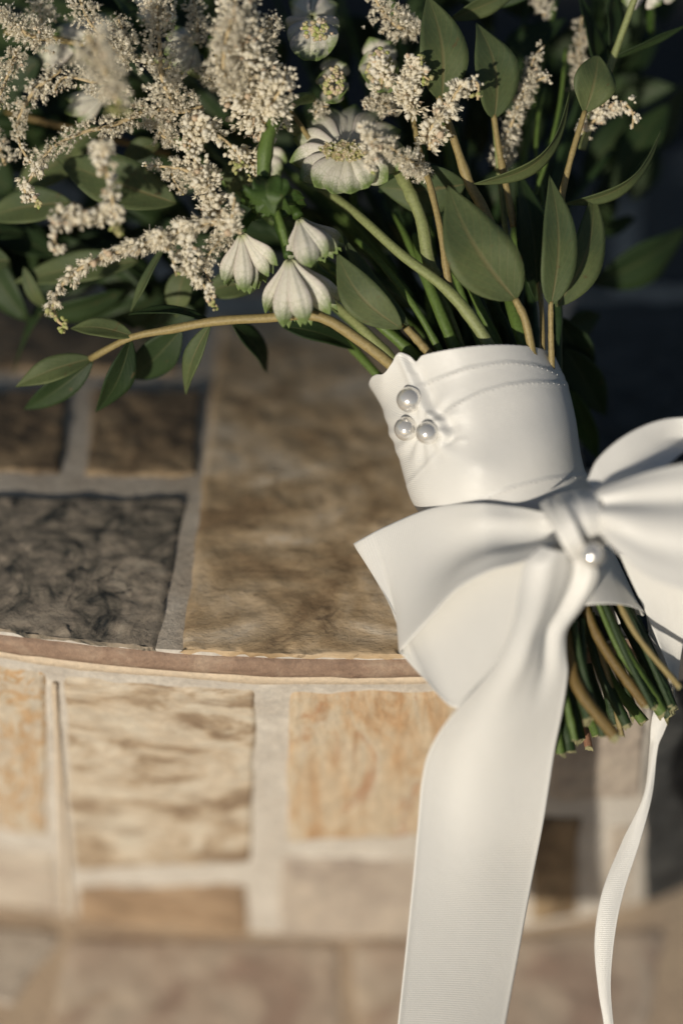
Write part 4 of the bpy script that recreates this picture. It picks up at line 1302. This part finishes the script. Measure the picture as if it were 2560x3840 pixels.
PL = [
    # the plume that droops furthest out, with its branches
    ([(860, 825, 12), (690, 860, 12), (510, 925, 12), (340, 985, 10), (240, 1060, 10), (200, 1140, 10), (215, 1200, 10), (252, 1228, 10)], 58, 330, 21, 'bell', D(label='long plume drooping lowest over the stone', stalk_w=22, droop=0.9, taper=0.15)),
    ([(600, 880, 14), (640, 950, 15), (662, 1035, 16)], 52, 46, 18, 'bud', D(stalk_w=10)),
    ([(700, 890, 12), (715, 990, 12), (765, 1070, 12), (815, 1152, 12)], 72, 120, 19, 'bud', D(stalk_w=14)),
    ([(860, 860, 6), (800, 930, 8), (770, 1000, 8), (800, 1080, 8)], 96, 130, 15, 'fuzz', D(stalk_w=14, tip_green=False)),
    ([(862, 880, 16), (872, 800, 18), (880, 740, 20)], 62, 48, 22, 'bud', D(tip_green=False, stalk_w=14)),
    # mid plumes
    ([(820, 830, 4), (790, 720, 6), (740, 620, 8), (700, 520, 6)], 120, 240, 19, 'bud', D(tip_green=False, stalk_w=20)),
    ([(790, 700, 8), (700, 640, 8), (620, 625, 6), (540, 620, 4)], 84, 120, 16, 'fuzz', D(stalk_w=16, tip_green=False)),
    ([(640, 640, 4), (660, 690, 6), (690, 730, 6)], 60, 40, 16, 'fuzz', D(stalk_w=12)),
    ([(700, 480, 4), (800, 500, 8), (880, 560, 10), (910, 620, 10)], 110, 150, 20, 'bud', D(stalk_w=16)),
    ([(900, 560, 4), (950, 620, 6), (960, 680, 6)], 90, 90, 18, 'bud', D(stalk_w=14)),
    # upright bud column in front
    ([(380, 520, 32), (395, 620, 34), (420, 740, 34), (435, 820, 32), (440, 880, 30)], 76, 130, 20, 'bud', D(stalk_w=18, label='blurred upright column of pale buds')),
    ([(430, 770, 26), (320, 790, 28), (230, 820, 30), (200, 880, 30), (225, 940, 28)], 84, 130, 21, 'bud', D(stalk_w=16, tip_green=False)),
    ([(560, 410, -4), (420, 470, 2), (300, 500, 6), (190, 560, 8), (130, 640, 6)], 100, 220, 16, 'fuzz', D(stalk_w=20, tip_green=False)),
    ([(160, 600, 6), (120, 660, 6), (95, 720, 6), (150, 770, 6)], 62, 90, 19, 'bud', D(stalk_w=14)),
    ([(230, 260, 6), (130, 340, 8), (70, 450, 8), (75, 540, 8), (115, 610, 8)], 84, 190, 16, 'fuzz', D(stalk_w=18, tip_green=False)),
    ([(330, 130, 46), (370, 220, 48), (420, 320, 48), (450, 420, 46)], 150, 240, 20, 'fuzz', D(stalk_w=20)),
    ([(470, 330, -2), (360, 310, 6), (240, 290, 8), (200, 350, 8)], 120, 150, 16, 'fuzz', D(stalk_w=16, tip_green=False)),
    ([(760, 400, 0), (680, 420, 2), (600, 410, 4), (540, 480, 4)], 110, 160, 17, 'fuzz', D(stalk_w=18, tip_green=False)),
    ([(640, 460, 0), (600, 500, 2), (680, 540, 4)], 100, 110, 17, 'fuzz', D(stalk_w=14, tip_green=False)),
    # the big upright mass
    ([(1010, 470, -4), (960, 400, 6), (930, 260, 14), (890, 120, 20), (880, -60, 26)], 190, 640, 20, 'bud', D(stalk_w=24, tip_green=False, taper=0.2, fuzz=1.5, label='thickest cream plume standing upright')),
    ([(930, 330, 2), (960, 220, 8), (1000, 110, 10), (1010, 60, 10)], 150, 300, 18, 'fuzz', D(stalk_w=18, tip_green=False)),
    ([(960, 420, 8), (1020, 380, 14), (1060, 320, 16), (1070, 260, 16)], 130, 220, 21, 'bud', D(stalk_w=16, tip_green=False)),
    ([(880, 360, 14), (840, 260, 20), (850, 140, 28), (880, 30, 34)], 130, 260, 20, 'fuzz', D(stalk_w=18, tip_green=False)),
    ([(660, 400, 0), (610, 300, 6), (600, 170, 8), (590, 40, 8), (600, -60, 8)], 150, 360, 17, 'fuzz', D(stalk_w=20, tip_green=False, taper=0.3)),
    ([(640, 60, 0), (590, 20, 4), (540, -20, 6)], 140, 120, 17, 'fuzz', D(stalk_w=16, tip_green=False)),
    ([(480, 240, -6), (420, 170, 0), (340, 90, 4), (290, -30, 6)], 150, 300, 16, 'fuzz', D(stalk_w=18, tip_green=False)),
    ([(440, 200, -10), (460, 120, -8), (440, 60, -8)], 120, 130, 15, 'fuzz', D(stalk_w=14, tip_green=False)),
    ([(190, 150, -4), (110, 130, 0), (60, 90, 2), (0, 30, 2)], 130, 200, 16, 'fuzz', D(stalk_w=18, tip_green=False)),
    ([(180, 110, -16), (150, 60, -16), (160, -10, -18)], 130, 120, 16, 'fuzz', D(stalk_w=14, tip_green=False)),
    ([(60, 190, -6), (40, 260, -4), (10, 330, -4), (-20, 420, -4)], 110, 140, 16, 'fuzz', D(stalk_w=16)),
    ([(740, 160, -14), (740, 60, -14), (720, -20, -14)], 110, 140, 15, 'fuzz', D(stalk_w=14, tip_green=False)),
    ([(830, 290, -14), (790, 300, -12), (760, 240, -12)], 100, 100, 15, 'fuzz', D(stalk_w=14, tip_green=False)),
    ([(20, 620, -20), (0, 560, -20), (-30, 480, -20)], 110, 100, 15, 'fuzz', D(stalk_w=14, tip_green=False)),
    # beside and above the open flower
    ([(1590, 640, 2), (1520, 590, 10), (1440, 540, 16), (1360, 500, 20)], 84, 150, 20, 'fuzz', D(stalk_w=16, tip_green=False, label='cream plume lying across the open astrantia')),
    ([(1400, 560, 14), (1390, 500, 20), (1350, 470, 22)], 80, 60, 22, 'bud', D(stalk_w=14, tip_green=False)),
    ([(1400, 580, 14), (1385, 620, 16), (1390, 650, 16)], 50, 30, 18, 'bud', D(stalk_w=10)),
    ([(1545, 410, 0), (1530, 330, 6), (1560, 270, 8), (1610, 300, 8)], 92, 130, 22, 'bud', D(stalk_w=16)),
    ([(1560, 300, 4), (1540, 240, 8), (1580, 220, 8)], 70, 60, 21, 'bud', D(stalk_w=12)),
    ([(1610, 560, 0), (1620, 480, 4), (1680, 400, 8), (1740, 310, 10), (1790, 310, 10), (1790, 375, 10)], 88, 190, 22, 'bud', D(stalk_w=18, label='cream plume curling beside the upright leaf')),
    ([(1480, 420, -14), (1440, 390, -12), (1360, 380, -10)], 90, 120, 16, 'fuzz', D(stalk_w=14, tip_green=False)),
    ([(1430, 330, 4), (1430, 260, 8), (1410, 210, 8)], 80, 70, 22, 'bud', D(stalk_w=12, tip_green=False)),
    ([(1560, 130, -12), (1480, 90, -10), (1420, 20, -8), (1390, -60, -8)], 130, 220, 18, 'fuzz', D(stalk_w=18, tip_green=False)),
    ([(1180, 430, -14), (1200, 400, -14), (1230, 400, -12)], 60, 40, 16, 'fuzz', D(stalk_w=10, tip_green=False)),
    ([(1600, 640, -4), (1560, 640, -4), (1520, 620, -2)], 90, 80, 15, 'fuzz', D(stalk_w=12, tip_green=False)),
    # shaded ones among the leaves
    ([(1860, 640, -22), (1890, 540, -20), (1930, 430, -18), (1970, 330, -18), (2060, 280, -16)], 86, 190, 17, 'fuzz', D(stalk_w=16, tip_green=False)),
    ([(1950, 400, -20), (1980, 320, -20), (2000, 220, -20), (2040, 170, -20)], 80, 130, 16, 'fuzz', D(stalk_w=14, tip_green=False)),
    ([(1880, 620, -26), (1900, 560, -26), (1920, 480, -26)], 70, 90, 16, 'fuzz', D(stalk_w=14, tip_green=False)),
    ([(2170, 500, -20), (2240, 440, -16), (2320, 380, -14), (2370, 420, -12), (2370, 480, -12)], 70, 120, 18, 'bud', D(stalk_w=14, tip_green=False)),
    ([(2180, 330, -36), (2170, 200, -36), (2180, 60, -36)], 90, 120, 15, 'fuzz', D(stalk_w=14, tip_green=False)),
    ([(2040, 60, -34), (2030, 0, -34), (2000, -40, -34)], 90, 100, 15, 'fuzz', D(stalk_w=14, tip_green=False)),
]
for i, (p, w, n, sz, stl, kw) in enumerate(PL):
    plume(p, w * (1.05 if stl != 'fuzz' else 0.92), int(n * (1.75 if stl != 'fuzz' else 1.9)), sz * (1.18 if stl == 'bud' else 1.35 if stl == 'bell' else 1.06), stl, seed=i, **kw)

# florets in the middle of the open astrantia
g = np.random.default_rng(55)
n = 150
a = g.uniform(0, 2 * math.pi, n)
rr = np.sqrt(g.uniform(0, 1, n))
pos = np.array([P(1290 + 92 * r * math.cos(t), 566 + 38 * r * math.sin(t), 6 + 4 * (1 - r)) for r, t in zip(rr, a)])
dirs = unit(np.array([TOW] * n) + g.normal(size=(n, 3)) * 0.4)
scatter('floret_cluster', FLO_V, FLO_F, pos, dirs, g.uniform(4e-4, 7e-4, n), M['bud'], big, g, g.uniform(0.1, 0.9, n))
hubp = P(1292, 570, -4)
scatter('floret_stalks', STA_V, STA_F, np.repeat(hubp[None], n, 0), pos - hubp, np.linalg.norm(pos - hubp, axis=1), M['bud'], big, g, np.full(n, 0.9))

def cup_florets(o, x, y, rx, ry, d, n, seed):
    g = np.random.default_rng(seed)
    a = g.uniform(0, 2 * math.pi, n)
    r = np.sqrt(g.uniform(0, 1, n))
    pos = np.array([P(x + rx * q * math.cos(t), y + ry * q * math.sin(t), d + 3 * (1 - q)) for q, t in zip(r, a)])
    dirs = unit(np.array([TOW] * n) + g.normal(size=(n, 3)) * 0.5)
    scatter('floret_cluster', BUD_V, ICO_F, pos, dirs, g.uniform(6e-4, 1.1e-3, n), M['bud'], o, g, g.uniform(0.4, 1.0, n))


cup_florets(cup_a, 1190, 110, 60, 40, 1, 60, 71)
cup_florets(cup_b, 1250, 305, 38, 64, -8, 60, 72)
cup_florets(cup_c, 1420, 245, 48, 70, -8, 70, 73)

# green leafy collar and arching stalk of the hanging trio
col = stem_part('flower_stalk', [(1165, 365, -10), (1110, 375, -2), (1050, 420, 6), (1010, 500, 10), (992, 590, 10), (990, 680, 8), (1010, 740, 4)], 46, 56, M['green_stem'], bq, ribs=0.05, label='arching green stalk of the hanging astrantias')
for i, (b, t, w, kw) in enumerate([
    ((985, 676, 6), (900, 760, 6), 170, D(roll=-0.7, bend=6)), ((1012, 676, 6), (1150, 770, 2), 150, D(roll=0.6, bend=6)), ((1000, 676, 11), (1005, 815, 16), 170, D(roll=0.0, bend=7)),
    ((985, 672, 8), (930, 770, 12), 110, D(roll=-0.5, bend=6)), ((995, 668, 10), (965, 800, 18), 110, D(roll=-0.15, bend=6)), ((1005, 668, 10), (1030, 810, 18), 110, D(roll=0.1, bend=6)),
    ((1010, 668, 8), (1090, 790, 12), 110, D(roll=0.4, bend=7)), ((1012, 670, 6), (1145, 742, 8), 90, D(roll=0.5, bend=6)), ((990, 672, 4), (905, 730, 4), 90, D(roll=-0.8, bend=5)),
    ((1000, 676, 2), (1060, 820, 2), 120, D(roll=0.3, bend=4)), ((1000, 676, 0), (950, 830, 0), 110, D(roll=-0.4, bend=4)),
]):
    leaf('bract', col, b, t, w, mat='bract', seed=900 + i, wave=0.25, **kw)
stem_part('stem', [(1020, 740, 6), (1050, 830, 10), (1075, 920, 10)], 34, 28, M['green_stem'], bq)
stem_part('stem', [(1060, 760, 0), (1095, 775, 4), (1118, 810, 6)], 26, 24, M['green_stem'], bq)
